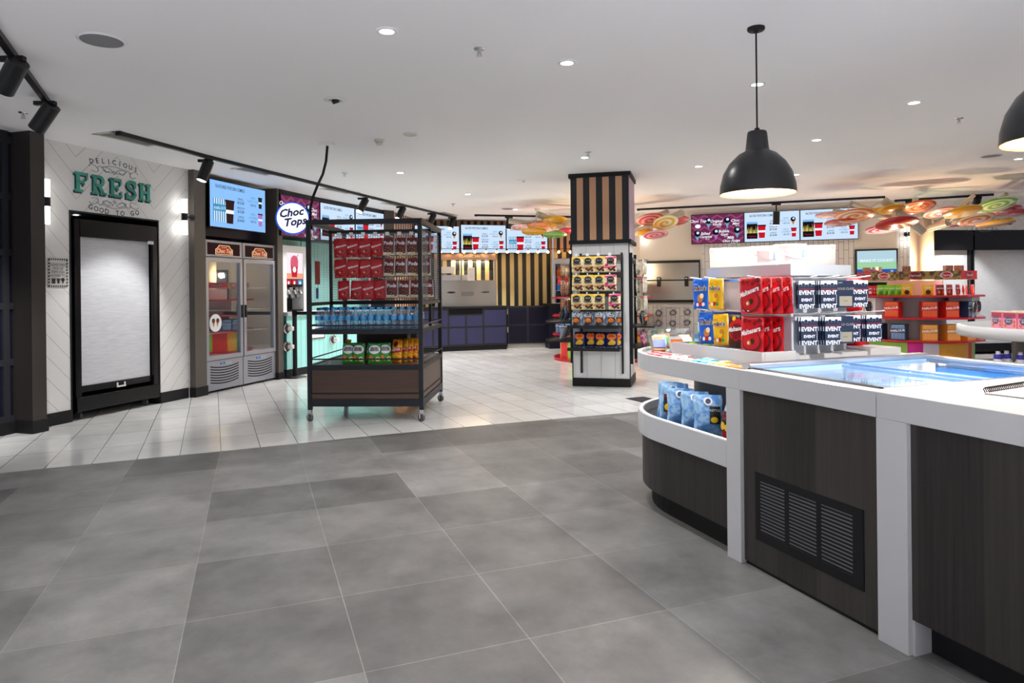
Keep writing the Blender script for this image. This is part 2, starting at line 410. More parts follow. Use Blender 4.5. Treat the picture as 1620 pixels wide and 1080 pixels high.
t = thing('light_strip', 'glowing white strip light tucked along the top of the bright wall recess', 'light', MW @ T(a, 0, nzt))
MB().box(.03, b - a - .03, .05, .10, -.04, -.01, niche_glow).build('diffuser', t); MB().box(.0, b - a, .04, .11, -.01, 0, white_paint).build('housing', t)
wall_box('wall_right', (6.9, 12.25), (7.5, 12.45), 0, CEIL, stack_tile)
FRA, FRB = (7.5, 12.5), (11.5, 12.9)
MR, LR = wallframe(FRA, FRB)
w = MB(); w.box(0, LR, 0, .12, 2.30, CEIL, chevron); w.box(0, .12, 0, .12, 0, 2.3, chevron); w.box(0, LR, .8, .9, 0, 2.3, black_matt)
struct(w.build('wall_right', M=MR))
# ================================================================ lettering on the chevron wall
ink = mat('sign_navy_ink', '#1d2340', .6); ink_green = mat('sign_green_ink', '#3f9a86', .5); ink_teal = mat('sign_deep_teal', '#0f3c52', .5); ink_line = mat('sign_scroll_grey', '#7f8a93', .6)
def slab(s, k, x, z, h, y, m, M=None, t=.2, ox=0., oz=0.):
    """slab-serif capital letters out of bars, h tall"""
    w_ = .78 * h; tt = t * h; st = .14 * h; q = lambda a, b, c, d: s.box(x + a + ox, x + b + ox, y - .006, y, z + c + oz, z + d + oz, m, M)
    se = .10 * h
    if k in 'FE':
        q(.08 * h, .08 * h + tt, 0, h); q(0, w_ * .95, h - st, h); q(w_ * .95 - st * .7, w_ * .95, h * .66, h); q(.08 * h, w_ * .68, h * .46, h * .46 + st * .9); q(w_ * .6, w_ * .68 + .03 * h, h * .36, h * .7 - .04 * h)
        if k == 'E': q(0, w_, 0, st); q(w_ - st * .7, w_, 0, h * .34)
        else: q(0, .46 * h, 0, st)
    elif k == 'H':
        for a in (.06 * h, .52 * h): q(a, a + tt, 0, h); q(a - .07 * h, a + tt + .07 * h, 0, st * .9); q(a - .07 * h, a + tt + .07 * h, h - st * .9, h)
        q(.1 * h, .6 * h, h * .43, h * .43 + st)
    elif k == 'R':
        q(.08 * h, .08 * h + tt, 0, h); q(0, .55 * h, h - st, h); q(0, .4 * h, 0, st); q(.1 * h, .5 * h, h * .42, h * .42 + st)
        pts = []
        for i in range(9):
            a = -pi / 2 + pi * i / 8; pts.append((x + ox + .48 * h + .27 * h * cos(a), z + oz + h * .71 + .29 * h * sin(a)))
        for i in range(8, -1, -1):
            a = -pi / 2 + pi * i / 8; pts.append((x + ox + .46 * h + .1 * h * cos(a), z + oz + h * .71 + .15 * h * sin(a)))
        s.prism([(a, b) for a, b in pts], 0, .006, m, M=(M or Matrix()) @ Matrix(((1, 0, 0, 0), (0, 0, 1, y - .006), (0, 1, 0, 0), (0, 0, 0, 1))))
        s.poly([(x + ox + .34 * h, z + oz + .44 * h), (x + ox + .60 * h, z + oz), (x + ox + .82 * h, z + oz), (x + ox + .55 * h, z + oz + .46 * h)], y - .006, m, M)
        q(.5 * h, .86 * h, 0, st)
    elif k == 'S':
        c = [(.62, .80), (.5, .93), (.36, .94), (.2, .86), (.15, .72), (.24, .60), (.4, .53), (.56, .44), (.64, .29), (.55, .13), (.4, .06), (.22, .09), (.12, .22)]
        wd_ = .095 * h
        for (a, b), (e, f) in zip(c, c[1:]):
            L = sqrt((e - a) ** 2 + (f - b) ** 2); nx, nz = -(f - b) / L * wd_, (e - a) / L * wd_; dx, dz = (e - a) / L * wd_ * .4, (f - b) / L * wd_ * .4
            A_ = (x + ox + a * h - dx, z + oz + b * h - dz); B_ = (x + ox + e * h + dx, z + oz + f * h + dz)
            s.poly([(A_[0] - nx, A_[1] - nz), (B_[0] - nx, B_[1] - nz), (B_[0] + nx, B_[1] + nz), (A_[0] + nx, A_[1] + nz)], y - .006, m, M)
        q(.58 * h, .70 * h, .62 * h, h); q(.05 * h, .17 * h, 0, .36 * h)
def arc_text(s, t, cx, cz, rad, size, y, m, up=True, step=.1):
    n = len(t)
    for i, ch in enumerate(t):
        if ch == ' ': continue
        a = (i - (n - 1) / 2) * step / rad
        if up: x = cx + rad * sin(a); z = cz - rad + rad * cos(a); r = -a
        else: x = cx + rad * sin(a); z = cz + rad - rad * cos(a); r = a
        s.text(ch, x, z, size, y, m, rot=r, bold=.012)
        # slab feet
        if ch in 'DELIUTCSGO': pass
def fresh_sign(M, label, h, cx, cz):
    t = thing('wall_sign', label, 'sign', M @ T(cx, 0, cz))
    s = MB(); g = .30 * h; adv = [.84 * h, .92 * h, .86 * h, .80 * h, .8 * h]; tot = sum(adv) + 4 * .13 * h; x = -tot / 2
    for k, a in zip('FRESH', adv):
        slab(s, k, x, -h / 2, h, -.002, ink_teal, ox=-.055 * h, oz=-.07 * h); x += a + .13 * h
    s.build('letter_shadow', t)
    s = MB(); x = -tot / 2
    for k, a in zip('FRESH', adv): slab(s, k, x, -h / 2, h, -.009, ink_green); x += a + .13 * h
    s.build('lettering', t)
    s = MB(); arc_text(s, 'DELICIOUS', 0, h * 1.22, 6 * h, .36 * h, -.002, ink, True, .34 * h); s.build('lettering', t)
    s = MB(); arc_text(s, 'GOOD TO GO', 0, -h * 1.45, 7 * h, .36 * h, -.002, ink, False, .33 * h); s.build('lettering', t)
    for sg in (1, -1):
        s = MB(); y = -.003
        def crv(f, n=26):
            p = [f(i / n) for i in range(n + 1)]; s.path([(a, y, b) for a, b in p], .006 * h / .2 * .5, ink_line, n=4)
        zc = .86 * h * sg
        for q in (1, -1):
            crv(lambda u: (q * (1.05 * h - .75 * h * u), zc + .16 * h * sg * sin(u * 2 * pi) * (1 - .3 * u)))
            crv(lambda u: (q * (1.25 * h + .26 * h * cos(u * 5.2)), zc - .02 * sg * h + .17 * h * sin(u * 5.2 + .4) * sg))
            crv(lambda u: (q * (.42 * h + .3 * h * cos(u * 6.28)), zc + .02 * h * sg + .12 * h * sin(u * 6.28 + .5)))
            crv(lambda u: (q * (.07 * h * sin(u * pi)), zc - .17 * h * sg + .17 * h * sg * u))
        crv(lambda u: (-.75 * h + 1.5 * h * u, zc + (.12 + .13 * sin(u * pi)) * h * sg))
        s.build('scroll', t)
    return t
c = on(MF, 181, 297)
fresh_sign(MF, 'FRESH lettering with curled scrolls on the white chevron wall above the drawn roller blind', .205, c[0], c[1])
q = on(MR, 1557, 340)
fresh_sign(MR, 'partly hidden FRESH lettering on the distant white wall behind the lollipop discs', .235, q[0], 2.53)

# notice
t = thing('paper_notice', 'small framed notice with black striped border left of the roller blind refrigerator', 'notice', MF @ T(0, 0, 0))
a = on(MF, 75, 408); b = on(MF, 106.5, 454); x0, x1, z1, z0 = a[0], b[0], a[1], b[1]
stripe_diag = mat('notice_black', (.03, .03, .03), .5)
s = MB().box(x0, x1, -.008, -.001, z0, z1, mat('notice_paper', (.62, .61, .58), .6)); s.build('sheet', t)
s = MB(); n = 9
for i in range(n):
    u = x0 + (x1 - x0) * i / n; du = (x1 - x0) / n * .6; v = z0 + (z1 - z0) * i / n; dv = (z1 - z0) / n * .6
    for zz in (z0, z1 - .018): s.poly([(u, zz), (u + du, zz), (u + du + .008, zz + .018), (u + .008, zz + .018)], -.009, stripe_diag)
    for xx in (x0, x1 - .018): s.poly([(xx, v), (xx + .018, v + .008), (xx + .018, v + dv + .008), (xx, v + dv)], -.009, stripe_diag)
s.build('border', t)
s = MB(); xc = (x0 + x1) / 2
for i, l in enumerate(['PLEASE ONLY', 'PICK UP', 'ITEMS YOU', 'INTEND TO', 'PURCHASE']): s.text(l, xc, z1 - .075 - i * .036, .035, -.0095, stripe_diag, sx=.85)
s.rect(xc - .07, xc - .03, z0 + .035, z0 + .085, -.0095, stripe_diag); s.poly([(xc - .016, z0 + .085), (xc - .01, z0 + .035), (xc + .012, z0 + .035), (xc + .018, z0 + .085)], -.0095, stripe_diag)
s.disc(xc + .05, z0 + .075, .018, -.0095, stripe_diag); s.poly([(xc + .033, z0 + .068), (xc + .05, z0 + .03), (xc + .067, z0 + .068)], -.0095, stripe_diag)
s.build('printing', t)

# sconces
def sconce(M, x, z, yy, arm, label, lit=True):
    t = thing('wall_sconce', label, 'wall light', M @ T(x, yy, z), 'up and down wall sconces')
    for sg in (1, -1): MB().tube((0, 0, .04 * sg), (0, 0, .215 * sg), .032, lamp_white, n=20).build('glass_tube', t)
    MB().tube((0, 0, -.045), (0, 0, .045), .036, black_metal, n=20).build('centre_band', t)
    s = MB(); s.tube((0, 0, 0), arm, .012, black_metal); a = Vector(arm); d = a.normalized(); s.tube(a - d * .012, a, .04, black_metal, n=20); s.build('bracket', t)
c = on(MF, 73, 319, -.1); sconce(MF, c[0], c[1], -.1, (0, .1, 0), 'lit tube sconce on the chevron wall beside the far left dark pillar')
c = on(MF, 292, 343, -.1); sconce(MF, c[0], c[1], -.1, (.13, .0, 0), 'lit tube sconce bracketed to the bronze pillar left of the upright freezers')
M, L = wallframe((6.9, 12.25), (7.5, 12.45)); c = on(M, 1440, 370, -.1)
sconce(M, c[0], c[1], -.1, (0, .1, 0), 'lit tube sconce on the tiled wall behind the lollipop tree trunk')
c = on(MW, 1012, 370, -.1); sconce(MW, max(c[0], .1), c[1], -.1, (0, .1, 0), 'lit tube sconce on the cream wall just right of the striped pillar')

# roller blind refrigerator
t = thing('display_refrigerator', 'black open display refrigerator with its pale roller blind pulled down under the FRESH lettering', 'refrigerator', MF)
fx0, fx1 = .345, 1.415; fz0, fz1 = .075, 2.07
s = MB(); s.box(fx0, fx0 + .07, .0, .8, fz0, fz1, black_gloss); s.box(fx1 - .07, fx1, .0, .8, fz0, fz1, black_gloss); s.box(fx0 + .07, fx1 - .07, .7, .8, fz0, fz1, black_gloss)
s.box(fx0 + .07, fx1 - .07, .05, .7, fz0, .16, black_gloss); s.build('body', t, bevel=.004)
s = MB(); s.box(fx0 + .06, fx1 - .06, -.012, .3, 1.885, fz1, black_gloss); s.build('canopy', t, bevel=.006)
s = MB(); s.box(fx0, fx1, -.02, .04, .085, .235, black_gloss); s.build('kick_panel', t, bevel=.008)
s = MB(); s.box(fx0 + .07, fx1 - .07, .03, .2, .27, .34, black_gloss); s.build('shelf_lip', t, bevel=.005)
s = MB(); s.box(fx0 + .085, fx1 - .085, .045, .05, .33, 1.89, blind); o = s.build('roller_blind', t)
s = MB(); s.box(fx0 + .08, fx1 - .08, .04, .055, .315, .335, alu); s.box((fx0 + fx1) / 2 - .02, (fx0 + fx1) / 2 + .09, .015, .045, .27, .285, white_paint); s.box((fx0 + fx1) / 2 - .02, (fx0 + fx1) / 2 - .005, .02, .045, .28, .32, white_paint); s.box((fx0 + fx1) / 2 + .075, (fx0 + fx1) / 2 + .09, .02, .045, .28, .32, white_paint); s.build('blind_handle', o)
s = MB(); s.box(fx1 - .15, fx1 - .07, -.014, -.012, 1.86, 1.895, price_white)
s.text('L3.0', fx1 - .11, 1.868, .028, -.0145, ink); s.build('brand_plate', t)
for x in (fx0 + .1, fx1 - .12):
    MB().tube((x - .012, .08, .035), (x + .012, .08, .035), .035, rubber, n=16).tube((x, .08, .035), (x, .08, .08), .012, black_metal).build('caster', t)
o = tag(MB().box(.35, .42, .2, .5, 0, .01, mat('cable_pale', (.5, .45, .3), .5)).build('cable_cover', M=MF), 'flat pale cable cover on the floor under the blind refrigerator', 'cable cover')
def downlight_small(x, y, z, M, label, grp=None):
    t = thing('downlight', label, 'ceiling light', M @ T(x, y, z), grp)
    MB().lathe([(.03, -.001), (.045, -.001), (.045, -.006), (.03, -.004)], white_paint, 20).build('trim_ring', t)
    MB().lathe([(.0, -.001), (.03, -.001)], down_emit, 20).build('lens', t); return t
downlight_small(.62, .3, OZ - .002, MF, 'tiny downlight in the soffit over the roller blind refrigerator')
l = bpy.data.lights.new('niche', 'SPOT'); 

# far right refrigerators
for i, (xa, xb) in enumerate(((.15, 1.03), (1.06, 2.6))):
    t = thing('display_refrigerator', ['black display refrigerator with lowered blind beside the cream lollipop tree trunk', 'distant black display refrigerator with lowered blind at the right edge', 'third black display refrigerator with lowered blind along the distant right wall'][i], 'refrigerator', MR)
    s = MB(); s.box(xa, xa + .03, .05, .7, .1, 2.3, black_gloss); s.box(xb - .03, xb, .05, .7, .1, 2.3, black_gloss); s.box(xa, xb, .6, .7, .1, 2.3, black_gloss); s.box(xa, xb, .03, .6, .05, .2, black_gloss); s.build('body', t)
    MB().box(xa, xb, .0, .35, 1.93, 2.29, black_gloss).build('canopy', t)
    MB().box(xa + .03, xb - .03, .12, .125, .2, 1.93, blind).build('roller_blind', t)
# ================================================================ menu screens
sc_blue = em('screen_pale_blue', '#cfe6ff', 1.0); sc_white = em('screen_white', '#eef6ff', 1.05); sc_ink = em('screen_ink', '#1a3a52', .5); sc_sky = em('screen_sky', '#7fb6e0', .8)
sc_red = em('screen_red', '#d3122f', .9); sc_mauve = em('screen_mauve', '#7d2f5e', .75); sc_mauve2 = em('screen_mauve_light', '#a9507d', .75); sc_black = em('screen_black', '#141018', .6)
sc_yel = em('screen_yellow', '#e5e070', .9); sc_lilac = em('screen_lilac', '#b77fd0', .9); sc_navy = em('screen_navy', '#2a2350', .7); sc_cyan = em('screen_cyan', '#3f9cd0', .9); sc_org = em('screen_orange', '#e28a3a', .8); sc_grn = em('screen_green', '#9ad87a', .9)
sc_blue2 = em('screen_blue_cast', '#8fc4ff', 1.0); sc_cof = em('screen_choc', '#3a1c1c', .7)
SY = -.041
def cone(s, x, z, h, y, m1=None, m2=None, w_=.5):
    s.poly([(x - .22 * h, z + .55 * h), (x, z), (x + .22 * h, z + .55 * h)], y, m2 or sc_org); s.disc(x, z + .68 * h, .27 * h, y - .0008, m1 or sc_black, 14); s.disc(x + .04 * h, z + .74 * h, .12 * h, y - .0016, sc_blue, 10)
def cup(s, x, z, h, y, m=None):
    s.poly([(x - .28 * h, z + .92 * h), (x - .20 * h, z), (x + .20 * h, z), (x + .28 * h, z + .92 * h)], y, m or sc_red); s.rect(x - .3 * h, x + .3 * h, z + .9 * h, z + h, y - .0008, sc_cof)
    s.rect(x - .26 * h, x + .26 * h, z + .42 * h, z + .58 * h, y - .0012, sc_white)
def box_blue(s, x, z, w_, h, y, m=None, m2=None):
    s.rect(x, x + w_, z, z + h, y, m or sc_cyan)
    for i in range(6): s.rect(x + w_ * (.06 + i * .155), x + w_ * (.13 + i * .155), z, z + h, y - .0008, m2 or sc_white)
    s.rect(x, x + w_, z + h * .45, z + h * .75, y - .0014, m or sc_cyan); s.text('PARLOUR', x + w_ * .5, z + h * .53, w_ * .2, y - .002, m2 or sc_white, rot=.08)
def box_flame(s, x, z, w_, h, y):
    s.rect(x, x + w_, z, z + h, y, sc_black); r = random.Random(3)
    for i in range(9):
        u = x + w_ * (i + .5) / 9; hh = h * r.uniform(.6, .9); s.poly([(u - w_ * .06, z + h * .35), (u + w_ * .06, z + h * .35), (u + w_ * .02, z + hh)], y - .0008, [sc_yel, sc_org, sc_grn][i % 3])
    s.rect(x, x + w_, z + h * .92, z + h, y - .001, sc_sky); s.text('Popcorn', x + w_ / 2, z + h * .12, w_ * .2, y - .0014, sc_red, shear=.3)
    for i in range(7): s.disc(x + w_ * (i + .5) / 7, z + h * 1.02, w_ * .09, y - .001, sc_blue2, 8)
def prices(s, w_, h, y):
    for i, (a, b) in enumerate((('SMALL', '$12.50'), ('MEDIUM', '$13.50'), ('LARGE', '$14.50'))):
        s.text(a, w_ * .53, h * (.66 - i * .2), h * .07, y, sc_ink); s.text(b, w_ * .53, h * (.575 - i * .2), h * .085, y, sc_ink, bold=.02)
    for i, (a, b, c_) in enumerate((('ADD', 'CHOC-TOP', '+$4.50'), ('ADD', 'COMBO', '+$4.50'))):
        for j, q in enumerate((a, b, c_)): s.text(q, w_ * .76, h * (.74 - i * .38 - j * .085), h * .08, y, sc_cyan if j < 2 else sc_ink)
def content(s, kind, w_, h, y=SY):
    y2 = y - .001
    if kind == 'choc':
        s.rect(0, w_, 0, h, y, sc_mauve)
        for r_ in range(-1, 6):
            zb = h * r_ / 5
            for i in range(8):
                x0 = w_ * i / 8; x1 = w_ * (i + 1) / 8; za, zc = (0, h * .14) if i % 2 else (h * .14, 0)
                pts = [(x0, zb + za), (x1, zb + zc), (x1, zb + zc + h * .07), (x0, zb + za + h * .07)]
                pts = [(a, min(max(b, 0), h)) for a, b in pts]
                if abs(pts[0][1] - pts[3][1]) + abs(pts[1][1] - pts[2][1]) > .002: s.poly(pts, y2, sc_mauve2)
        for i, (cx, cz, tx) in enumerate(((.33, .5, 'Original'), (.69, .5, 'Choc'), (.11, .06, 'Salted'), (.47, .1, 'Pepper'), (.88, .14, 'Choc'))):
            cone(s, cx * w_, cz * h, h * .42, y2 - .001, sc_black, sc_lilac if i == 3 else sc_sky)
        for cx, cz, a, b in ((.48, .72, 'Original', 'Vanilla'), (.84, .72, 'Choc', 'Mint'), (.26, .3, 'Salted', 'Caramel'), (.62, .36, 'Bubble', 'Gum'), (.75, .13, 'Milk', 'Choc Fudge')):
            s.text(a, cx * w_, cz * h, h * .13, y2 - .003, sc_white, shear=.35, bold=.02); s.text(b, (cx + .01) * w_, (cz - .11) * h, h * .12, y2 - .003, sc_white, shear=.35, bold=.02); s.text('$5.50', (cx + .05) * w_, (cz - .17) * h, h * .06, y2 - .003, sc_white)
        s.text('HOYTS', .12 * w_, .88 * h, .05 * h, y2 - .003, sc_white) if False else None
        s.text('Choc Top', .12 * w_, .74 * h, .14 * h, y2 - .003, sc_white, shear=.35, bold=.02); s.disc(.12 * w_, .6 * h, .07 * h, y2 - .003, sc_white, sx=1.4)
        return
    s.rect(0, w_, 0, h, y, sc_blue2 if kind.endswith('b') else sc_blue)
    s.text('FLAVOURED POPCORN COMBOS' if kind[0] == 'f' else 'SALTED POPCORN COMBOS', w_ * .09, h * .85, h * .105, y2, sc_ink, align='LEFT', sx=.62, bold=.012)
    if kind[0] == 'f':
        box_blue(s, w_ * .05, h * .12, w_ * .24, h * .5, y2, sc_cyan); cup(s, w_ * .33, h * .1, h * .52, y2 - .003, sc_cof if kind.endswith('b') else sc_red)
    else:
        box_flame(s, w_ * .04, h * .1, w_ * .2, h * .55, y2); cup(s, w_ * .32, h * .12, h * .45, y2 - .003)
    prices(s, w_, h, y2)
    cone(s, w_ * .89, h * .52, h * .3, y2) if not kind.endswith('b') else cup(s, w_ * .9, h * .55, h * .26, y2, sc_ink)
    cup(s, w_ * .9, h * .13, h * .3, y2, sc_lilac if kind.endswith('b') else sc_red)
def screen(M, w_, h, kind, label, thick=.05, name='menu_screen', tilt=0.):
    t = thing(name, label, 'screen', M, 'overhead menu screens')
    b = .012
    MB().box(-b, w_ + b, -.04, thick - .04, -b, h + b, black_gloss).build('casing', t, bevel=.003)
    s = MB(); content(s, kind, w_, h); s.build('display', t)
    return t
def screen_px(A, B, l, r, zt, h, kind, label, ytop=0):
    M, L = wallframe(A, B); x0 = on(M, l[0], l[1])[0]; x1 = on(M, r[0], r[1])[0]
    return screen(M @ T(x0, 0, zt - h), x1 - x0, h, kind, label)
M_, L_ = wallframe(GA, GB); a = on(MG, 327.4, 284.4); b = on(MG, 415.2, 301); c = on(MG, 327.4, 358.5); d = on(MG, 415, 366.7)
screen(MG @ T(a[0], 0, (c[1] + d[1]) / 2), b[0] - a[0], (a[1] + b[1] - c[1] - d[1]) / 2, 'fb', 'blue lit menu screen directly above the two upright freezers')
for i, (k, lb) in enumerate((('choc', 'mauve ice cream menu screen partly hidden behind the round glowing sign'), ('s', 'popcorn menu screen between the round glowing sign and the trolley top rail'), ('f', 'last popcorn menu screen on the curved left wall above the snack trolley'))):
    M, L = wallframe(SP[i], SP[i + 1]); screen(M @ T(.02, .02, 2.14), L - .04, .6, k, lb)
M, L = wallframe((-2.05, 14.45), (-1.12, 14.8)); screen(M @ T(0, 0, 2.09), L - .03, .57, 'f', 'popcorn menu screen on the back wall seen through the right side of the snack trolley')
M, L = wallframe((-1.11, 14.82), (-.13, 15.1)); screen(M @ T(.01, 0, 2.1), L - .02, .6, 's', 'popcorn menu screen above the glass popcorn warmer on the back wall')
M, L = wallframe((-.12, 15.1), (.80, 15.25)); screen(M @ T(.01, 0, 2.1), L - .02, .58, 'f', 'menu screen above the cream and black striped wall, half behind lollipop discs')
xs = [wx(1094, 342)[0], wx(1177, 337)[0], wx(1265, 333)[0], wx(1357, 329)[0]]
zb = [wx(1094, 386.5)[1], wx(1265, 380)[1], wx(1356, 376.7)[1]]; zt = [wx(1094, 342)[1], wx(1356, 328.5)[1]]
zB = sum(zb) / 3; zT = sum(zt) / 2
for i, (k, lb) in enumerate((('choc', 'mauve ice cream menu screen at the left of the right wall row'), ('s', 'popcorn menu screen in the middle of the three right wall screens'), ('s', 'popcorn menu screen at the right of the right wall row behind lollipop discs'))):
    screen(MW @ T(xs[i] + .01, -.03, zB), xs[i + 1] - xs[i] - .02, zT - zB, k, lb)
# television
a = wx(1352, 395); b = wx(1420, 434)
t = thing('television', 'wall television showing a green pitch on the right wall behind the candy stand', 'television', MW @ T(a[0], -.05, b[1]))
tw = b[0] - a[0]; th = a[1] - b[1]
MB().box(0, tw, -.03, .04, 0, th, black_gloss).build('casing', t, bevel=.004)
s = MB(); s.rect(.03, tw - .03, .05, th - .03, -.031, em('tv_sky', '#bfe0ee', .9)); s.rect(.03, tw - .03, .09, th * .5, -.032, em('tv_green', '#a6dfb0', .9)); s.rect(.03, tw - .03, .03, .1, -.033, em('tv_bar', '#2a56b8', .9))
s.text('MAKE IT COUNT', tw / 2, th * .5, .07, -.034, sc_white, bold=.02); s.text('39', tw * .55, .045, .05, -.034, sc_white); s.text('30', tw * .85, .045, .05, -.034, sc_white); s.disc(tw * .35, .065, .02, -.034, sc_red); s.build('display', t)
# round lightbox
M, L = wallframe(SP[0], SP[1])
t = thing('round_lightbox_sign', 'round glowing white lightbox sign with blue script projecting beside the bronze pillar', 'sign')
cW = D(463, 345, 9.85); t.matrix_world = frame(cW, radians(22)); rr = .235
sg_blue = em('sign_blue_rim', '#2a5cd8', 1.1); sg_white = em('sign_white_face', '#f4f6ff', 1.35); sg_navy = mat('sign_navy_script', '#14246e', .5)
MY = Matrix.Rotation(pi / 2, 4, 'X')
s = MB(); s.lathe([(0, -.12), (rr * .97, -.12), (rr, -.10), (rr, .0), (0, .0)], mat('sign_drum_teal', '#2d7d8c', .4), 48, M=MY); s.build('drum', t)
s = MB(); s.disc(0, 0, rr, -.001, sg_blue, 48); s.build('rim', t); s = MB(); s.disc(0, 0, rr * .92, -.003, sg_white, 48); s.build('face', t)
s = MB(); s.text('Choc', -.02, .03, .155, -.005, sg_navy, shear=.35, rot=.16, bold=.035); s.text('Tops', .03, -.10, .155, -.005, sg_navy, shear=.35, rot=.16, bold=.035); s.build('lettering', t)
q = t.matrix_world.inverted() @ Vector((-3.47, 10.14, cW[2])); MB().tube((0, .10, 0), (0, .16, 0), .05, black_metal).tube((0, .15, 0), (q.x, q.y, 0), .02, black_metal).build('bracket', t)
# ================================================================ lamps and ceiling fittings
def spot_lamp(name, loc, aim, e, ang=110, blend=.6, col=(1, .985, .97), size=.05):
    l = bpy.data.lights.new(name, 'SPOT'); l.energy = e; l.spot_size = radians(ang); l.spot_blend = blend; l.color = col; l.shadow_soft_size = size
    o = bpy.data.objects.new(name, l); COL.objects.link(o); o.location = loc
    o.rotation_euler = (Vector(aim) - Vector(loc)).to_track_quat('-Z', 'Y').to_euler(); return o
dl_ring = MB().lathe([(.052, 0), (.07, 0), (.07, -.006), (.055, -.008), (.05, .0)], white_paint, 24)
def downlight(x, y, label, e=55, lit=True):
    t = thing('downlight', label, 'ceiling light', T(x, y, CEIL), 'round recessed downlights')
    MB().lathe([(.042, -.003), (.042, -.006), (.062, -.006), (.064, -.001)], white_paint, 24).build('trim_ring', t)
    MB().lathe([(.0, -.004), (.042, -.004)], down_emit if lit else mat('dim_lens', (.6, .6, .6), .4, emit='#ffffff', es=.5), 24).build('lens', t)
    if lit: spot_lamp('downlight_or_fill_beam', (x, y, CEIL - .03), (x, y, 0), e * DL, 125, .8)
    return t
DL = 1.7
dls = [(612, 49, 'lit downlight nearest the top edge, left of the large pendant'), (897, 99, 'lit downlight above and left of the pendant, over the grey floor'), (1198, 133, 'lit downlight directly behind the pendant cord'),
       (1446, 162, 'lit downlight right of the pendant, over the chest freezer'), (633, 273, 'lit downlight over the snack trolley'), (925, 249, 'lit downlight just in front of the striped pillar'),
       (1292, 221, 'lit downlight right of the pendant shade top'), (1105, 263, 'lit downlight left of the pendant dome'), (1259, 276, 'small lit downlight just right of the pendant rim'),
       (740, 307, 'lit downlight above the back wall track'), (815, 331, 'farthest lit downlight beside the round grille'), (1611, 251, 'lit downlight at the right edge beside the second pendant')]
for a, b, lb in dls:
    p = P(a, b, CEIL); downlight(p[0], p[1], lb, 95 if 'nearest the top edge' in lb else 55)
p = P(530, 158, CEIL); t = thing('downlight', 'unlit tilting downlight between the speaker grille and the smoke detector', 'ceiling light', T(p[0], p[1], CEIL))
MB().lathe([(.05, -.001), (.085, -.001), (.085, -.006), (.06, -.010), (.05, -.001)], white_paint, 24).build('trim_ring', t); MB().lathe([(0, -.002), (.05, -.002)], mat('unlit_reflector', (.3, .3, .3), .3, .8), 20).tube((-.02, 0, -.02), (.03, 0, -.004), .016, black_metal).build('lamp_head', t)
for a, b, lb in ((825, 285, 'small square flush fitting between trolley and striped pillar'),):
    p = P(a, b, CEIL); tag(MB().box(-.07, .07, -.05, .05, -.004, 0, price_white).tube((.03, 0, -.004), (.03, 0, -.02), .02, chrome).build('flush_fitting', M=T(p[0], p[1], CEIL)), lb, 'ceiling fitting')
# added fill spots without fittings; those behind the viewer bounce onto the ceiling
for x, y, e_, a_ in ((-2.8, 1.6, 60, 125), (-3.5, -.6, 500, 100), (-1.2, -.6, 500, 100), (1.2, -.7, 500, 100), (3.8, -.5, 500, 100), (-2.2, -2.6, 500, 110), (.4, -2.6, 500, 110), (3, -2.4, 500, 110), (-5.6, 2.2, 260, 110), (5.2, 4.6, 110, 125), (7.3, 5.5, 110, 125), (7.8, 9.3, 130, 125), (3.4, 9.8, 130, 125), (-.9, 11.2, 130, 125), (-1.2, 13.2, 110, 125), (9.5, 11.3, 110, 125), (6.5, 2.2, 200, 110)):
    l = bpy.data.lights.new('downlight_or_fill_beam', 'SPOT'); l.energy = e_; l.spot_size = radians(a_); l.spot_blend = .8; l.shadow_soft_size = .05; l.color = (1, .985, .975)
    o = bpy.data.objects.new('downlight_or_fill_beam', l); COL.objects.link(o); o.location = (x, y, CEIL - .03)

def track(A, B, label, n=1):
    M = frame((A[0], A[1], CEIL), math.atan2(B[1] - A[1], B[0] - A[0])); L = sqrt((B[0] - A[0]) ** 2 + (B[1] - A[1]) ** 2)
    t = thing('track_rail', label, 'lighting track', M, 'black lighting tracks')
    MB().box(0, L, -.022, .022, -.036, 0, black_metal).build('rail', t); MB().box(0, .05, -.026, .026, -.04, 0, black_metal).build('end_cap', t); MB().box(L - .03, L, -.024, .024, -.038, 0, black_metal).build('end_cap', t)
    return M
def head(p, aim, label, e=60, ang=45, size=.058, ln=.24, lens=True, z=CEIL - .036, drop=0.):
    t = thing('track_spotlight', label, 'spotlight', T(p[0], p[1], z), 'black cylinder track spotlights')
    d = (Vector(aim) - Vector((p[0], p[1], z - .1))).normalized()
    c = Vector((0, 0, -.115 - drop)); u = c - d * ln * .45; v = c + d * ln * .55
    MB().tube(u, v, size, black_metal, n=24).build('body', t)
    MB().tube(v, v + d * .003, size * .8, down_emit, n=20).build('lens', t)
    MB().tube((0, 0, 0), (0, 0, -.09 - drop), .012, black_metal).box(-.08, .08, -.018, .018, -.03, .0, black_metal).build('bracket', t)
    w = Vector((p[0], p[1], z)) + v + d * .02
    spot_lamp('track_beam', w, aim, e, ang, .5, size=.03)
def trk(a, b, label):
    A = P(*a, CEIL); B = P(*b, CEIL); track(A, B, label); return A, B
# near left track
A, B = trk((-60, -28), (80, 165), 'black track on the ceiling at the top left corner')
h = [((18, 80), 'large black spotlight at the far left, cut by the frame', (-5, 5.2, .8)), ((62, 152), 'black spotlight at the end of the top left track', (-5.5, 5.7, .5))]
for (a, b), lb, aim in h:
    p = P(a, b, CEIL); f = ((p[0] - A[0]) * (B[0] - A[0]) + (p[1] - A[1]) * (B[1] - A[1])) / ((B[0] - A[0]) ** 2 + (B[1] - A[1]) ** 2); f = min(f, .97)
    head((A[0] + (B[0] - A[0]) * f, A[1] + (B[1] - A[1]) * f), aim, lb, 160, 60, .06, .23)
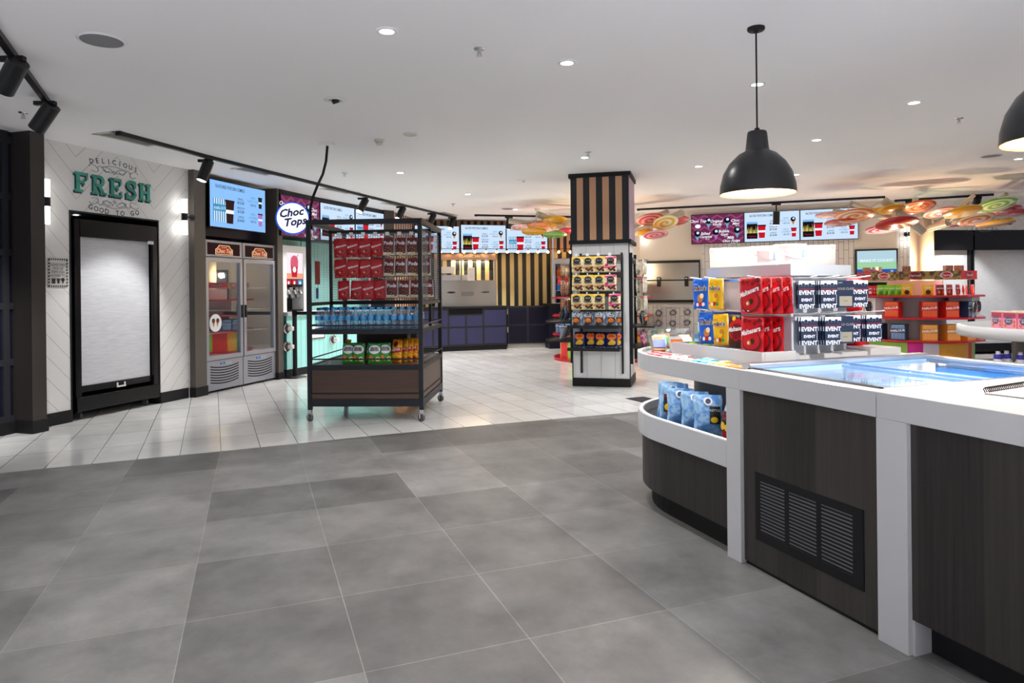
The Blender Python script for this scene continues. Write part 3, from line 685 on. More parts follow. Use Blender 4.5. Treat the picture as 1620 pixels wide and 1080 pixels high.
# service track
tp = [(186, 207), (330, 246), (590, 311), (721, 343)]
C = [P(a, b, CEIL) for a, b in tp]
track(C[0], C[1], 'black track starting beside the first slotted ceiling vent'); track(C[1], C[2], 'long black track above the menu screens and the trolley'); track(C[2], C[3], 'black track ending near the back wall screens')
for (a, b), lb, aim, e in (((325, 247), 'spotlight in front of the upright freezers', (-4.0, 7.2, .6), 130), ((574, 309), 'spotlight above the middle of the trolley', (-3.3, 9.9, .4), 140), ((634, 323), 'second spotlight above the trolley towards its right', (-2.9, 11.0, .4), 140),
                         ((683, 334), 'small spotlight just over the right rear of the trolley', (-2.4, 12.2, .4), 120), ((715, 341), 'last spotlight on the service track, next to the back screens', (-1.9, 13.0, .4), 120)):
    p = P(a, b, CEIL); head(p, aim, lb, e, 70)
# back wall track
A, B = trk((751, 339), (925, 342), 'black track in front of the back wall screens'); p = P(805, 340.5, CEIL); head((p[0], A[1] + (B[1] - A[1]) * .3), (-.35, 14.6, .2), 'spotlight hanging in front of the back wall screens', 120, 70)
A, B = trk((1008, 330), (1400, 310), 'long black track above the right wall menu screens'); 
p = P(1228, 318.8, CEIL); head(p, (p[0] + .1, p[1] + .5, 0), 'spotlight in front of the middle right wall screen', 150, 70, drop=.13)
A, B = trk((1415, 316), (1572, 306), 'black track over the lollipop tree branches'); 
for xx, aim in ((1440, (6.6, 10.4, 1.1)), (1545, (8.2, 12.4, 1.4))):
    p = P(xx, 316 - (xx - 1415) * .064, CEIL); head(p, aim, 'spotlight on the rear track ' + ('left of' if xx < 1500 else 'right of') + ' the lollipop tree', 150, 60)
# ceiling vents
vent_dark = mat('vent_slot_dark', (.02, .015, .012), .7); vent_frame = mat('vent_frame_cream', (.6, .57, .53), .6)
def vent(cs, label):
    p = [P(a, b, CEIL) for a, b in cs]; c = [sum(q[i] for q in p) / 4 for i in (0, 1)]
    a = math.atan2(p[2][1] - p[0][1] + p[3][1] - p[1][1], p[2][0] - p[0][0] + p[3][0] - p[1][0]) if False else math.atan2(p[1][1] - p[0][1], p[1][0] - p[0][0])
    L = sqrt((p[1][0] - p[0][0]) ** 2 + (p[1][1] - p[0][1]) ** 2); W = .28
    t = thing('ceiling_vent', label, 'air vent', frame((c[0], c[1], CEIL), a), 'slotted air vents')
    s = MB(); h = L / 2
    s.box(-h, h, -W / 2, -W / 2 + .04, -.0045, 0, vent_frame); s.box(-h, h, W / 2 - .04, W / 2, -.0045, 0, vent_frame); s.box(-h, -h + .04, -W / 2, W / 2, -.0045, 0, vent_frame); s.box(h - .04, h, -W / 2, W / 2, -.0045, 0, vent_frame); s.build('frame', t)
    MB().box(-h + .04, h - .04, -W / 2 + .04, W / 2 - .04, -.0022, 0, vent_dark).build('opening', t)
    s = MB(); n = 7
    for i in range(n): y = -W / 2 + .055 + (W - .11) * i / (n - 1); s.box(-h + .04, h - .04, y - .003, y + .003, -.0035, -.0022, vent_frame)
    o = s.build('louvre', t)
vent([(152, 212), (240, 232), (180, 206), (252, 228)], 'slotted vent beside the start of the service track')
vent([(370, 267), (425, 278), (385, 262), (440, 274)], 'slotted vent in front of the blue freezer screen')
vent([(510, 299), (553, 307), (520, 295), (565, 303)], 'slotted vent behind the trolley cable')
vent([(608, 322), (645, 329), (618, 318), (655, 326)], 'slotted vent above the trolley centre')
vent([(690, 337), (712, 342), (695, 334), (722, 339)], 'farthest slotted vent near the back wall')
# ceiling speakers
sp_grey = mat('speaker_mesh', (.2, .2, .21), .7)
for a, b, lb, r in ((161, 63, 'round grey ceiling speaker near the top left corner', .135), (649, 212, 'round cream ceiling cover behind the smoke detector', .075), (1568, 246, 'round grey ceiling grille at the right, above the lollipop tree', .12), (803, 330, 'round grey grille near the back wall', .13)):
    p = P(a, b, CEIL); t = thing('ceiling_speaker', lb, 'speaker', T(p[0], p[1], CEIL))
    MB().lathe([(0, -.006), (r * .86, -.006)], sp_grey if 'cream' not in lb else mat('cream_cover', (.6, .56, .48), .6), 32).build('grille', t); MB().lathe([(r * .86, -.008), (r, -.004), (r, 0), (r * .86, 0)], white_paint, 32).build('rim', t)
# smoke detectors and sprinklers
p = P(600, 221, CEIL); t = thing('smoke_detector', 'cream smoke detector between the trolley cable and the round cover', 'smoke detector', T(p[0], p[1], CEIL))
cr = mat('detector_plastic', (.62, .60, .56), .5)
MB().lathe([(0, -.02), (.05, -.02), (.055, 0)], cr, 24).build('base', t); MB().lathe([(0, -.05), (.03, -.05), (.035, -.035), (.032, -.02)], cr, 20).build('sensor', t)
p = P(850, 329, CEIL); t = thing('smoke_detector', 'tiny smoke detector near the striped pillar top, far end', 'smoke detector', T(p[0], p[1], CEIL)); MB().lathe([(0, -.05), (.04, -.05), (.06, 0)], cr, 20).build('base', t)
for a, b, lb in ((758, 77, 'sprinkler between the two nearest lit downlights'), (37, 178, 'sprinkler at the far left below the big spotlights'), (545, 273, 'sprinkler left of the trolley downlight'), (717, 322, 'sprinkler above the service track end'), (930, 240, 'sprinkler in front of the striped pillar'), (1517, 187, 'sprinkler near the second pendant at the right')):
    p = P(a, b, CEIL); t = thing('sprinkler', lb, 'sprinkler', T(p[0], p[1], CEIL), 'ceiling sprinklers')
    MB().lathe([(.0, -.004), (.035, -.004), (.037, 0)], chrome, 20).build('escutcheon', t); MB().tube((0, 0, 0), (0, 0, -.03), .012, alu).tube((0, 0, -.045), (0, 0, -.048), .02, alu).tube((-.012, 0, -.03), (-.006, 0, -.046), .003, alu).tube((.012, 0, -.03), (.006, 0, -.046), .003, alu).build('nozzle', t)
# pendants
gold = mat('pendant_gold_lining', (.34, .15, .03), .6, .2); shade_black = mat('pendant_black', (.012, .013, .015), .32)
bulb = em('pendant_bulb', '#ffe6c0', 6.)
def pendant(x, y, label, zb=1.845, R_=.215, e=95):
    t = thing('pendant_lamp', label, 'pendant lamp', T(x, y, 0), 'black dome pendant lamps')
    pr = [(R_, zb), (R_ * .985, zb + .05), (R_ * .9, zb + .12), (R_ * .74, zb + .18), (R_ * .50, zb + .232), (R_ * .33, zb + .25), (R_ * .305, zb + .26), (R_ * .26, zb + .355), (R_ * .24, zb + .365), (0, zb + .367)]
    MB().lathe(pr, shade_black, 48).build('shade', t)
    MB().lathe([(R_ + .001, zb), (R_ - .004, zb - .001)] + [(max(a - .006, 0), b - .004) for a, b in pr[1:5]] + [(0, zb + .235)], gold, 48).build('lining', t)
    MB().tube((0, 0, zb + .36), (0, 0, CEIL - .02), .005, black_matt).tube((0, 0, zb + .355), (0, 0, zb + .385), .014, black_matt).build('cord', t)
    MB().lathe([(0, CEIL - .03), (.012, CEIL - .03), (.014, CEIL - .018), (.045, CEIL - .018), (.05, CEIL - .012), (.05, CEIL)], black_matt, 24).build('ceiling_rose', t)
    MB().lathe([(0, zb + .08), (.025, zb + .09), (.035, zb + .115), (.028, zb + .15), (.02, zb + .17)], bulb, 20).build('bulb', t)
    l = bpy.data.lights.new('pendant_glow', 'POINT'); l.energy = e; l.shadow_soft_size = .035; l.color = (1, .95, .88)
    o = bpy.data.objects.new('pendant_glow', l); COL.objects.link(o); o.location = (x, y, zb + .035)
p = P(1196, 44, CEIL); pendant(p[0], p[1], 'large black dome pendant with gold lining over the rounded counter end'); PEND = p
pendant(2.12, 2.60, 'black dome pendant cut off by the right edge of the frame')
# power cable down to the trolley
p = P(517, 226, CEIL)
t = thing('power_cable', 'black power cable dropping from a white ceiling plate to the trolley', 'cable', T(0, 0, 0))
Y0 = p[1]; pts = []
for a, b, Y in ((516, 228, Y0), (515, 255, Y0 + .05), (510, 275, Y0 + .12), (502, 292, 6.9), (494, 312, 6.85), (490, 330, 6.82), (490, 345, 6.8), (492, 362, 6.84)): pts.append(D(a, b, Y))
pts[0] = (p[0], p[1], CEIL - .03)
MB().path(pts, .008, black_matt, 8).path([(x + .01, y + .012, z) for x, y, z in pts], .006, black_matt, 6).build('cord', t)
MB().box(p[0] - .07, p[0] + .07, p[1] - .04, p[1] + .04, CEIL - .025, CEIL, price_white).build('ceiling_plate', t)
# ================================================================ packaging
def foil(name, c, rough=.3, c2=None, scale=30):
    if name in MATS: return MATS[name]
    m = mat(name, c, rough + .05, coat=.12, spec=.45); nt, N, Lk, b = nodes(m)
    v = coords(N, Lk); n1 = noise(N, Lk, v, scale, 3); bump(N, Lk, n1, .9 if 'chip' in name or 'green' in name or 'orange' in name else .6, .012 if 'chip' in name or 'green' in name or 'orange' in name else .007, b)
    if c2: Lk.new(ramp(N, Lk, noise(N, Lk, v, scale * 1.3, 2), [(.42, hx(c)), (.56, hx(c2))]), b.inputs['Base Color'])
    return m
p_white = mat('print_white', (.85, .85, .85), .4); p_black = mat('print_black', (.02, .018, .018), .4); p_brown = mat('print_chocolate', '#4a2013', .35); p_choc2 = mat('print_caramel', '#c07a3a', .4)
p_yel = mat('print_yellow', '#f2c21c', .35); p_red = mat('print_red', '#c8141e', .35); p_dkred = mat('print_dark_red', '#7d0a12', .35); p_green = mat('print_green', '#3f9a3a', .4); p_orange = mat('print_orange', '#ef7d1a', .4)
p_pink = mat('print_pink', '#e0217a', .4); p_cream = mat('print_cream', '#e9dcb6', .4); p_blue = mat('print_blue', '#1b4fb4', .4); p_sky = mat('print_sky', '#8fc0e8', .4); p_navy = mat('print_navy', '#14204a', .4); p_silver = mat('print_silver', (.6, .6, .62), .3, .6); p_purple = mat('print_purple', '#5a2a86', .4)
f_red = foil('red_foil', '#c40a1a'); f_brown = foil('dark_red_brown_foil', '#74202a'); f_blue = foil('blue_foil', '#1660c8'); f_yel = foil('yellow_foil', '#f0b90c'); f_cream = foil('cream_foil', '#dccb9c'); f_pinkc = foil('pink_cream_foil', '#e8d4b0')
f_green = foil('green_foil', '#2f8f36'); f_orange = foil('orange_foil', '#e8761a', c2='#f3c030'); f_chip = foil('sky_blue_chip_foil', '#5f93cf', .25, '#9cc4e6', 16); f_navy = foil('navy_foil', '#101c5c'); f_black = foil('black_foil', '#17181d', .3, '#3a3c44', 20); f_copper = foil('copper_foil', '#a4542a', .3, '#d9a27c', 40)
f_silver = foil('silver_foil', '#8f8a80', .28, '#d8d2bc', 30); f_pink = foil('pink_foil', '#c4186c', .3, '#f0c8dc', 18); f_ltgreen = foil('lime_foil', '#86c81e'); f_white = foil('white_foil', '#d8dae0'); f_maroon = foil('maroon_foil', '#5a0f1e', .3, '#a02a3a', 50)
f_slate = foil('slate_chip_foil', '#46566e', .3, '#a8b4c4', 16); f_choc = foil('chocolate_foil', '#3a1a14')
def pouch(name, w, h, d, base, decor=None, crimp=.06, gusset=0., top=None, seed=1, hole=False, nx=8, nz=10):
    rnd = random.Random(seed); s = MB(); wob = [[rnd.uniform(-1, 1) for _ in range(nx + 1)] for _ in range(nz + 1)]
    def dep(u, v):
        a = max(0., 1 - abs(2 * u - 1) ** 2.4) ** .75
        if v > 1 - crimp: g = 0.04
        elif gusset: g = max(.04, min(1., ((1 - crimp - v) / (1 - crimp)) ** .6 * (1. if v > .0 else 1)))
        elif v < crimp: g = .04
        else: t = (v - crimp) / (1 - 2 * crimp); g = max(.04, (4 * t * (1 - t)) ** .5)
        return d / 2 * a * g
    ph = rnd.uniform(0, 6)
    def wid(v): return w * (1 - (.06 * sin(pi * min(1, max(0, v))) if not gusset else .07 * (1 - min(1, max(0, v))) ** 2 * 0 + .05 * sin(pi * v)) + .02 * sin(v * 9 + ph) - (.07 if v >= .999 or v <= .001 else 0))
    vs = []
    for sd in (-1, 1):
        for j in range(nz + 1):
            for i in range(nx + 1):
                u = i / nx; v = j / nz; edge_ = i in (0, nx) or j in (0, nz)
                vs.append(((u - .5) * wid(v) + .012 * w * sin(v * 5 + ph), sd * (dep(u, v) + (0 if edge_ else wob[j][i] * d * .035)) if not edge_ else sd * dep(u, v) * .98, v * h))
    n = (nx + 1) * (nz + 1)
    def q(b, i, j): return b + j * (nx + 1) + i
    for j in range(nz):
        for i in range(nx):
            m = base if not (top and (j + .5) / nz > top[0]) else top[1]
            s.add([], [], m)
    k = len(s.v); s.v += vs
    for j in range(nz):
        for i in range(nx):
            m = top[1] if (top and (j + .5) / nz > top[0]) else base; mi = s.mi(m)
            s.f.append((q(k, i, j), q(k, i + 1, j), q(k, i + 1, j + 1), q(k, i, j + 1))); s.m.append(mi); s.sm.append(True)
            s.f.append((q(k + n, i, j), q(k + n, i, j + 1), q(k + n, i + 1, j + 1), q(k + n, i + 1, j))); s.m.append(mi); s.sm.append(True)
    mi = s.mi(base)
    for j in range(nz):
        for i, fl in ((0, 1), (nx, 0)):
            f = (q(k, i, j), q(k, i, j + 1), q(k + n, i, j + 1), q(k + n, i, j)); s.f.append(f[::-1] if fl else f); s.m.append(mi); s.sm.append(False)
    for i in range(nx):
        s.f.append((q(k, i, 0), q(k + n, i, 0), q(k + n, i + 1, 0), q(k, i + 1, 0))); s.m.append(mi); s.sm.append(False)
        s.f.append((q(k, i, nz), q(k, i + 1, nz), q(k + n, i + 1, nz), q(k + n, i, nz))); s.m.append(mi); s.sm.append(False)
    class Dk: pass
    D_ = Dk()
    def fn(off=.0018):
        def f(p):
            u = p[0] / wid(p[2] / h) + .5; v = p[2] / h; return (p[0], -(dep(min(max(u, 0), 1), min(max(v, 0), 1)) + d * .03 + off), p[2])
        return f
    def txt(t, x, z, size, m, off=.004, **kw): s.text(t, x * w, z * h, size * w, 0, m, fn=fn(off), **kw)
    def disc(x, z, r, m, off=.002, sx=1., n_=14, a=1):
        f = fn(off); c = (x * w, 0, z * h); vs2 = [f(c)]
        for rr in (.5, 1): vs2 += [f((c[0] + r * w * rr * sx * cos(2 * pi * i / n_), 0, c[2] + r * w * rr * sin(2 * pi * i / n_))) for i in range(n_)]
        s.add(vs2, [(0, 1 + i, 1 + (i + 1) % n_) for i in range(n_)] + [(1 + i, 1 + n_ + i, 1 + n_ + (i + 1) % n_, 1 + (i + 1) % n_) for i in range(n_)], m)
    def band(x0, x1, z0, z1, m, off=.0012, k_=6, skew=0.):
        f = fn(off); vs2 = []
        for j in range(3):
            for i in range(k_ + 1):
                x = x0 + (x1 - x0) * i / k_; z = z0 + (z1 - z0) * j / 2 + skew * (i / k_ - .5); vs2.append(f((x * w, 0, z * h)))
        s.add(vs2, [(j * (k_ + 1) + i, j * (k_ + 1) + i + 1, (j + 1) * (k_ + 1) + i + 1, (j + 1) * (k_ + 1) + i) for j in range(2) for i in range(k_)], m)
    if decor: decor(txt, disc, band, s)
    return s
def deco_malt(txt, disc, band, s):
    for x, z, r in ((-.3, .88, .07), (.3, .9, .08), (.12, .82, .06), (-.1, .86, .05), (.38, .74, .06)): disc(x, z, r, p_dkred, .0015)
    disc(.02, .32, .36, p_dkred, .0012, 1.15); disc(.02, .35, .31, p_red, .002, 1.12)
    txt('Maltesers', .0, .54, .235, p_white, .005, shear=.25, rot=.28, bold=.03, sx=.92)
    disc(.1, .34, .09, p_brown, .004); disc(-.03, .29, .085, p_choc2, .0045); disc(-.05, .29, .05, p_cream, .0052)
    txt('175g', -.25, .08, .07, p_white)
def deco_malt_dark(txt, disc, band, s):
    disc(0, .55, .42, p_red, .0015); disc(.0, .5, .3, p_dkred, .0025); disc(-.2, .9, .09, p_yel, .002)
    txt('Maltesers', .0, .52, .235, p_white, .006, shear=.25, rot=.2, bold=.03, sx=.92)
    for x, z in ((-.3, .15), (0, .12), (.3, .16), (.15, .2), (-.15, .2)): disc(x, z, .08, p_brown, .003)
def deco_pods(txt, disc, band, s):
    band(-.49, -.44, .02, .98, p_silver); band(.44, .49, .02, .98, p_silver); band(-.44, .44, .03, .2, p_cream)
    for x, z in ((-.25, .32), (0, .26), (.22, .34), (.05, .42), (-.12, .44), (.3, .2)): disc(x, z, .11, p_brown, .0025); disc(x - .02, z + .01, .05, p_choc2, .0035)
    disc(-.28, .13, .1, p_white, .003); txt('Pods', .0, .62, .40, p_white, .005, bold=.04, sx=.95)
def deco_mm(fc):
    def f(txt, disc, band, s):
        txt("m&m's", 0, .62, .27, p_white, .003, bold=.08, sx=.95); txt("m&m's", 0, .62, .27, p_brown, .006, bold=.02, sx=.95)
        disc(.05, .36, .17, p_choc2 if fc == 'b' else p_yel, .003, 1.0); disc(.13, .44, .11, p_cream if fc == 'b' else p_choc2, .004); disc(.05, .18, .09, p_red, .003); disc(-.1, .16, .08, p_white, .003); disc(.22, .17, .08, p_green if fc == 'y' else p_white, .003)
        disc(-.35, .2, .05, p_red if fc == 'y' else p_yel, .002); txt('peanut', -.25, .8, .09, p_white if fc == 'b' else p_brown)
    return f
def deco_bul(pk):
    def f(txt, disc, band, s):
        band(-.47, .47, .84, .97, p_yel if not pk else p_pink, skew=.05); band(-.47, .47, .28, .36, p_pink if pk else p_choc2, skew=.08); band(-.47, -.2, .36, .5, p_pink if pk else p_cream)
        disc(.0, .74, .25, p_black, .003, 1.25, 18); txt('Darrell', 0, .72, .13, p_white, .006, shear=.3); txt('Bullets', 0, .49, .27, p_black, .005, bold=.03, sx=.9)
        for x, z in ((.15, .2), (.3, .28), (.02, .14), (-.12, .22), (.34, .12)): disc(x, z, .09, p_brown, .0035, 1.3)
        txt('milk chocolate', -.1, .41, .08, p_black)
    return f
def deco_chip_lion(txt, disc, band, s):
    band(-.3, .3, .25, .7, p_black, .002); disc(.0, .82, .17, p_white, .003); disc(0, .82, .12, p_navy, .004); disc(0, .82, .06, p_white, .005)
    txt('RED ROCK', 0, .62, .12, p_red, .005, bold=.03); txt('DELI', 0, .52, .12, p_red, .005, bold=.03); disc(-.12, .38, .12, p_yel, .004, 1.2); disc(.14, .36, .11, p_yel, .005, 1.2); disc(-.05, .18, .14, p_red, .003); disc(.28, .45, .13, p_orange, .003)
def deco_chip_blue(txt, disc, band, s):
    band(.05, .4, .3, .72, p_black, .002); disc(.0, .84, .15, p_white, .003); disc(0, .84, .09, p_navy, .004); disc(.2, .4, .1, p_yel, .004, 1.2); txt('KETTLE', .22, .6, .1, p_white, .004)
def deco_green(txt, disc, band, s):
    disc(0, .68, .34, p_white, .003, 1.25, 18); txt("GRAIN", 0, .7, .2, p_navy, .006, bold=.04); txt('WAVES', 0, .6, .2, p_navy, .006, bold=.04); disc(-.25, .3, .14, p_orange, .003); disc(.25, .22, .17, p_cream, .003); disc(.25, .22, .1, p_choc2, .004); disc(-.1, .18, .09, p_orange, .003)
    band(-.4, .4, .9, .96, p_sky)
def deco_fire(txt, disc, band, s):
    band(-.45, .45, .42, .62, p_red, .002, skew=.1)
    for x in (-.3, -.1, .1, .3): disc(x, .3, .1, p_yel, .003); disc(x, .16, .08, p_red, .003)
    txt('TWISTIES', 0, .5, .2, p_white, .005, rot=.2, bold=.03); disc(0, .8, .2, p_dkred, .002)
def deco_navy(txt, disc, band, s):
    disc(0, .72, .28, p_orange, .002, 1.3, 16); txt('Smiths', 0, .69, .2, p_red, .005, bold=.04, shear=.2); disc(.05, .36, .2, p_yel, .002, 1.3); disc(-.15, .3, .12, p_yel, .003, 1.2); band(-.4, .4, .05, .1, p_white)
def deco_dark(txt, disc, band, s):
    band(-.3, .3, .2, .95, p_brown, .002); disc(0, .84, .13, p_white, .003); disc(0, .84, .09, p_black, .004); disc(-.05, .38, .2, p_orange, .003, 1.2); disc(.12, .3, .1, p_choc2, .004, 1.2); txt('KETTLE', 0, .6, .14, p_white, .004)
def deco_small(c, t_):
    def f(txt, disc, band, s): txt(t_, 0, .6, .24, p_white, .004, bold=.03, rot=.12); disc(0, .28, .22, c, .002)
    return f
def proto(mb, name, label='-', cat='packet'):
    o = mb.build(name); tag(o, label, cat); o['_fresh'] = 1; return o
PR = {}
USEDP = set()
def product(kind, M, label, group=None):
    if kind not in PR:
        mk = MAKE[kind]; PR[kind] = (mk[1](), mk[0], mk[2], mk[3])
    s, name, cat, _ = PR[kind]
    if kind not in USEDP:
        USEDP.add(kind); o = s.build(name); PR[kind] = (s, name, cat, o)
    else:
        o = PR[kind][3].copy(); COL.objects.link(o)
    for k_ in list(o.keys()): del o[k_]
    tag(o, label, cat, group); o.matrix_world = M; return o
MAKE = {
 'malt': ('chocolate_pouch', lambda: pouch('a', .135, .20, .035, f_red, deco_malt, .05, 1), 'chocolate pouch', None),
 'malt_big': ('chocolate_pouch', lambda: pouch('a', .16, .195, .04, f_red, deco_malt, .05, 1, seed=3), 'chocolate pouch', None),
 'malt_dark': ('chocolate_pouch', lambda: pouch('a', .15, .175, .04, f_choc, deco_malt_dark, .05, 1, seed=4), 'chocolate pouch', None),
 'pods': ('chocolate_packet', lambda: pouch('a', .13, .19, .03, f_brown, deco_pods, .06), 'chocolate packet', None),
 'mm_blue': ('sweet_pouch', lambda: pouch('a', .145, .185, .035, f_blue, deco_mm('b'), .05, 1), 'sweet pouch', None),
 'mm_yel': ('sweet_pouch', lambda: pouch('a', .125, .18, .035, f_yel, deco_mm('y'), .05, 1), 'sweet pouch', None),
 'bul': ('liquorice_packet', lambda: pouch('a', .15, .205, .03, f_cream, deco_bul(0), .05), 'liquorice packet', None),
 'bulp': ('liquorice_packet', lambda: pouch('a', .15, .205, .03, f_pinkc, deco_bul(1), .05), 'liquorice packet', None),
 'chip_lion': ('chip_bag', lambda: pouch('a', .17, .23, .085, f_chip, deco_chip_lion, .07), 'chip bag', None),
 'chip_blue': ('chip_bag', lambda: pouch('a', .155, .22, .09, f_chip, deco_chip_blue, .07, seed=5), 'chip bag', None),
 'green': ('chip_bag', lambda: pouch('a', .135, .21, .06, f_green, deco_green, .07), 'chip bag', None),
 'fire': ('chip_bag', lambda: pouch('a', .15, .24, .07, f_orange, deco_fire, .07), 'chip bag', None),
 'navy': ('chip_bag', lambda: pouch('a', .165, .215, .07, f_navy, deco_navy, .07), 'chip bag', None),
 'dark': ('chip_bag', lambda: pouch('a', .15, .19, .07, f_slate, deco_dark, .07, seed=6), 'chip bag', None),
 'black': ('chip_bag', lambda: pouch('a', .13, .19, .07, f_black, deco_dark, .07, seed=8), 'chip bag', None),
 'white': ('chip_bag', lambda: pouch('a', .14, .2, .06, f_white, deco_small(p_navy, 'CHIPS'), .07, seed=9), 'chip bag', None),
 'copper': ('chocolate_packet', lambda: pouch('a', .10, .19, .022, f_copper, None, .05, nx=4, nz=6), 'chocolate packet', None),
 'silver': ('sweet_packet', lambda: pouch('a', .11, .2, .03, f_silver, None, .05, nx=4, nz=6), 'sweet packet', None),
 'pink': ('sweet_packet', lambda: pouch('a', .12, .2, .05, f_pink, None, .07, nx=6, nz=6), 'sweet packet', None),
 's_red': ('sweet_packet', lambda: pouch('a', .11, .15, .03, f_red, deco_small(p_white, 'Jaffas'), .06, nx=6, nz=6), 'sweet packet', None),
 's_green': ('sweet_packet', lambda: pouch('a', .12, .16, .03, f_ltgreen, deco_small(p_green, 'Freckle'), .06, nx=6, nz=6), 'sweet packet', None),
 's_yel': ('sweet_packet', lambda: pouch('a', .15, .165, .04, f_yel, deco_small(p_brown, 'Raisins'), .06), 'sweet packet', None),
 's_mar': ('sweet_packet', lambda: pouch('a', .11, .155, .03, f_maroon, deco_small(p_orange, 'Clinkers'), .06, nx=6, nz=6), 'sweet packet', None),
}
def bottle_mb(h=.225, r=.031, cap=p_blue, label=p_sky):
    s = MB(); s.lathe([(0, .001), (r * .8, 0), (r, .008), (r, h * .28), (r * .93, h * .32), (r, h * .36), (r, h * .66), (r * .8, h * .76), (r * .42, h * .88), (r * .40, h * .9)], bottle_plastic, 14); return s
cap_blue = mat('cap_light_blue', '#2f9fe0', .35); cap_navy = mat('cap_navy', '#141a4a', .35); lab_blue = mat('bottle_label_blue', '#4aa0dc', .4)
# ================================================================ snack trolley
GX, GY = -2.05, 6.80
MT = frame((GX, GY, 0), math.atan2(-.062, 1.155)); TW, TD, TH = 1.165, 1.24, 2.01
t = thing('snack_trolley', 'black steel wheeled snack trolley with wooden base standing on the white tiles', 'display trolley', MT)
tr_m = mat('trolley_steel', (.010, .013, .018), .45, spec=.35)
pw = .042
for i, (x, y) in enumerate(((0, 0), (TW - pw, 0), (0, TD - pw), (TW - pw, TD - pw))):
    MB().box(x, x + pw, y, y + pw, .115, TH, tr_m).build('upright', t, bevel=.003)
s = MB()
for z0, z1 in ((TH - .05, TH), (.15, .225), (.515, .562), (.868, .912)):
    s2 = MB(); s2.box(pw, TW - pw, 0, pw, z0, z1, tr_m); s2.build('rail', t); s2 = MB(); s2.box(pw, TW - pw, TD - pw, TD, z0, z1, tr_m); s2.build('rail', t)
    s2 = MB(); s2.box(0, pw, pw, TD - pw, z0, z1, tr_m); s2.build('rail', t); s2 = MB(); s2.box(TW - pw, TW, pw, TD - pw, z0, z1, tr_m); s2.build('rail', t)
for z in (.28, .62, .955):
    for a, b in (((pw, .005, z), (TW - pw, .005, z)), ((pw, TD - .005, z), (TW - pw, TD - .005, z)), ((.005, pw, z), (.005, TD - pw, z)), ((TW - .005, pw, z), (TW - .005, TD - pw, z))):
        MB().tube(a, b, .007, tr_m, n=8).build('guard_rail', t)
MB().box(pw + .002, TW - pw - .002, .012, .03, .225, .515, brown_wood).build('wood_panel', t); MB().box(pw, TW - pw, TD - .03, TD - .012, .225, .515, brown_wood).build('wood_panel', t)
MB().box(.012, .03, pw, TD - pw, .225, .515, brown_wood).build('wood_panel', t); MB().box(TW - .03, TW - .012, pw, TD - pw, .225, .515, brown_wood).build('wood_panel', t)
MB().box(.02, TW - .02, .02, TD - .02, .53, .556, mat('shelf_taupe', '#5b4a45', .4)).build('shelf', t)
MB().box(.02, TW - .02, .02, TD - .02, .882, .905, mat('shelf_dark', '#2a2a2e', .4)).build('shelf', t)
MB().box(.05, TW - .05, .05, TD - .05, .15, .17, tr_m).build('shelf', t)
MB().box(.30, .86, TD * .5 + .1, TD * .5 + .3, .556, .882, mat('core_brown', '#38241f', .5)).build('core_box', t)
ym = .66
for x in (.02, TW - .055): MB().box(x, x + .03, ym, ym + .03, .905, TH - .05, tr_m).build('centre_post', t)
MB().box(0.02, TW - .02, ym, ym + .03, TH - .085, TH - .055, tr_m).build('centre_rail', t); MB().box(0.02, TW - .02, ym, ym + .03, 1.15, 1.185, tr_m).build('centre_rail', t)
for x in (.012, TW - .03): MB().box(x, x + .016, pw, TD - pw, 1.15, 1.185, tr_m).build('side_rail', t)
MB().box(pw, TW - pw, TD - .035, TD - .012, 1.15, 1.185, tr_m).build('side_rail', t)
wire = mat('mesh_wire', (.28, .28, .29), .4, .4)
def mesh_panel(s, a, b, z0, z1, st=.026, r=.0023):
    L = (Vector(b) - Vector(a)).length; d = (Vector(b) - Vector(a)) / L; n = int(L / st)
    nrm = Vector((-d.y, d.x, 0)) * r
    for i in range(n + 1):
        p = Vector(a) + d * (L * i / n); q = d * r
        s.add([tuple(p - q + Vector((0, 0, z0))), tuple(p + q + Vector((0, 0, z0))), tuple(p + q + Vector((0, 0, z1))), tuple(p - q + Vector((0, 0, z1)))], [(0, 1, 2, 3)], wire)
        s.add([tuple(p - nrm + Vector((0, 0, z0))), tuple(p + nrm + Vector((0, 0, z0))), tuple(p + nrm + Vector((0, 0, z1))), tuple(p - nrm + Vector((0, 0, z1)))], [(0, 1, 2, 3)], wire)
    n = int((z1 - z0) / st)
    for i in range(n + 1):
        z = z0 + (z1 - z0) * i / n; A = Vector(a); B = Vector(b)
        s.add([tuple(A + Vector((0, 0, z - r))), tuple(B + Vector((0, 0, z - r))), tuple(B + Vector((0, 0, z + r))), tuple(A + Vector((0, 0, z + r)))], [(0, 1, 2, 3)], wire)
        s.add([tuple(A - nrm + Vector((0, 0, z))), tuple(B - nrm + Vector((0, 0, z))), tuple(B + nrm + Vector((0, 0, z))), tuple(A + nrm + Vector((0, 0, z)))], [(0, 1, 2, 3)], wire)
for a, b in (((.05, ym + .015, 0), (TW - .05, ym + .015, 0)), ((.02, pw, 0), (.02, TD - pw, 0)), ((TW - .02, pw, 0), (TW - .02, TD - pw, 0))):
    s = MB(); mesh_panel(s, a, b, 1.18, TH - .09, r=.0023 if a[1] > .5 else .0013); s.build('wire_mesh', t)
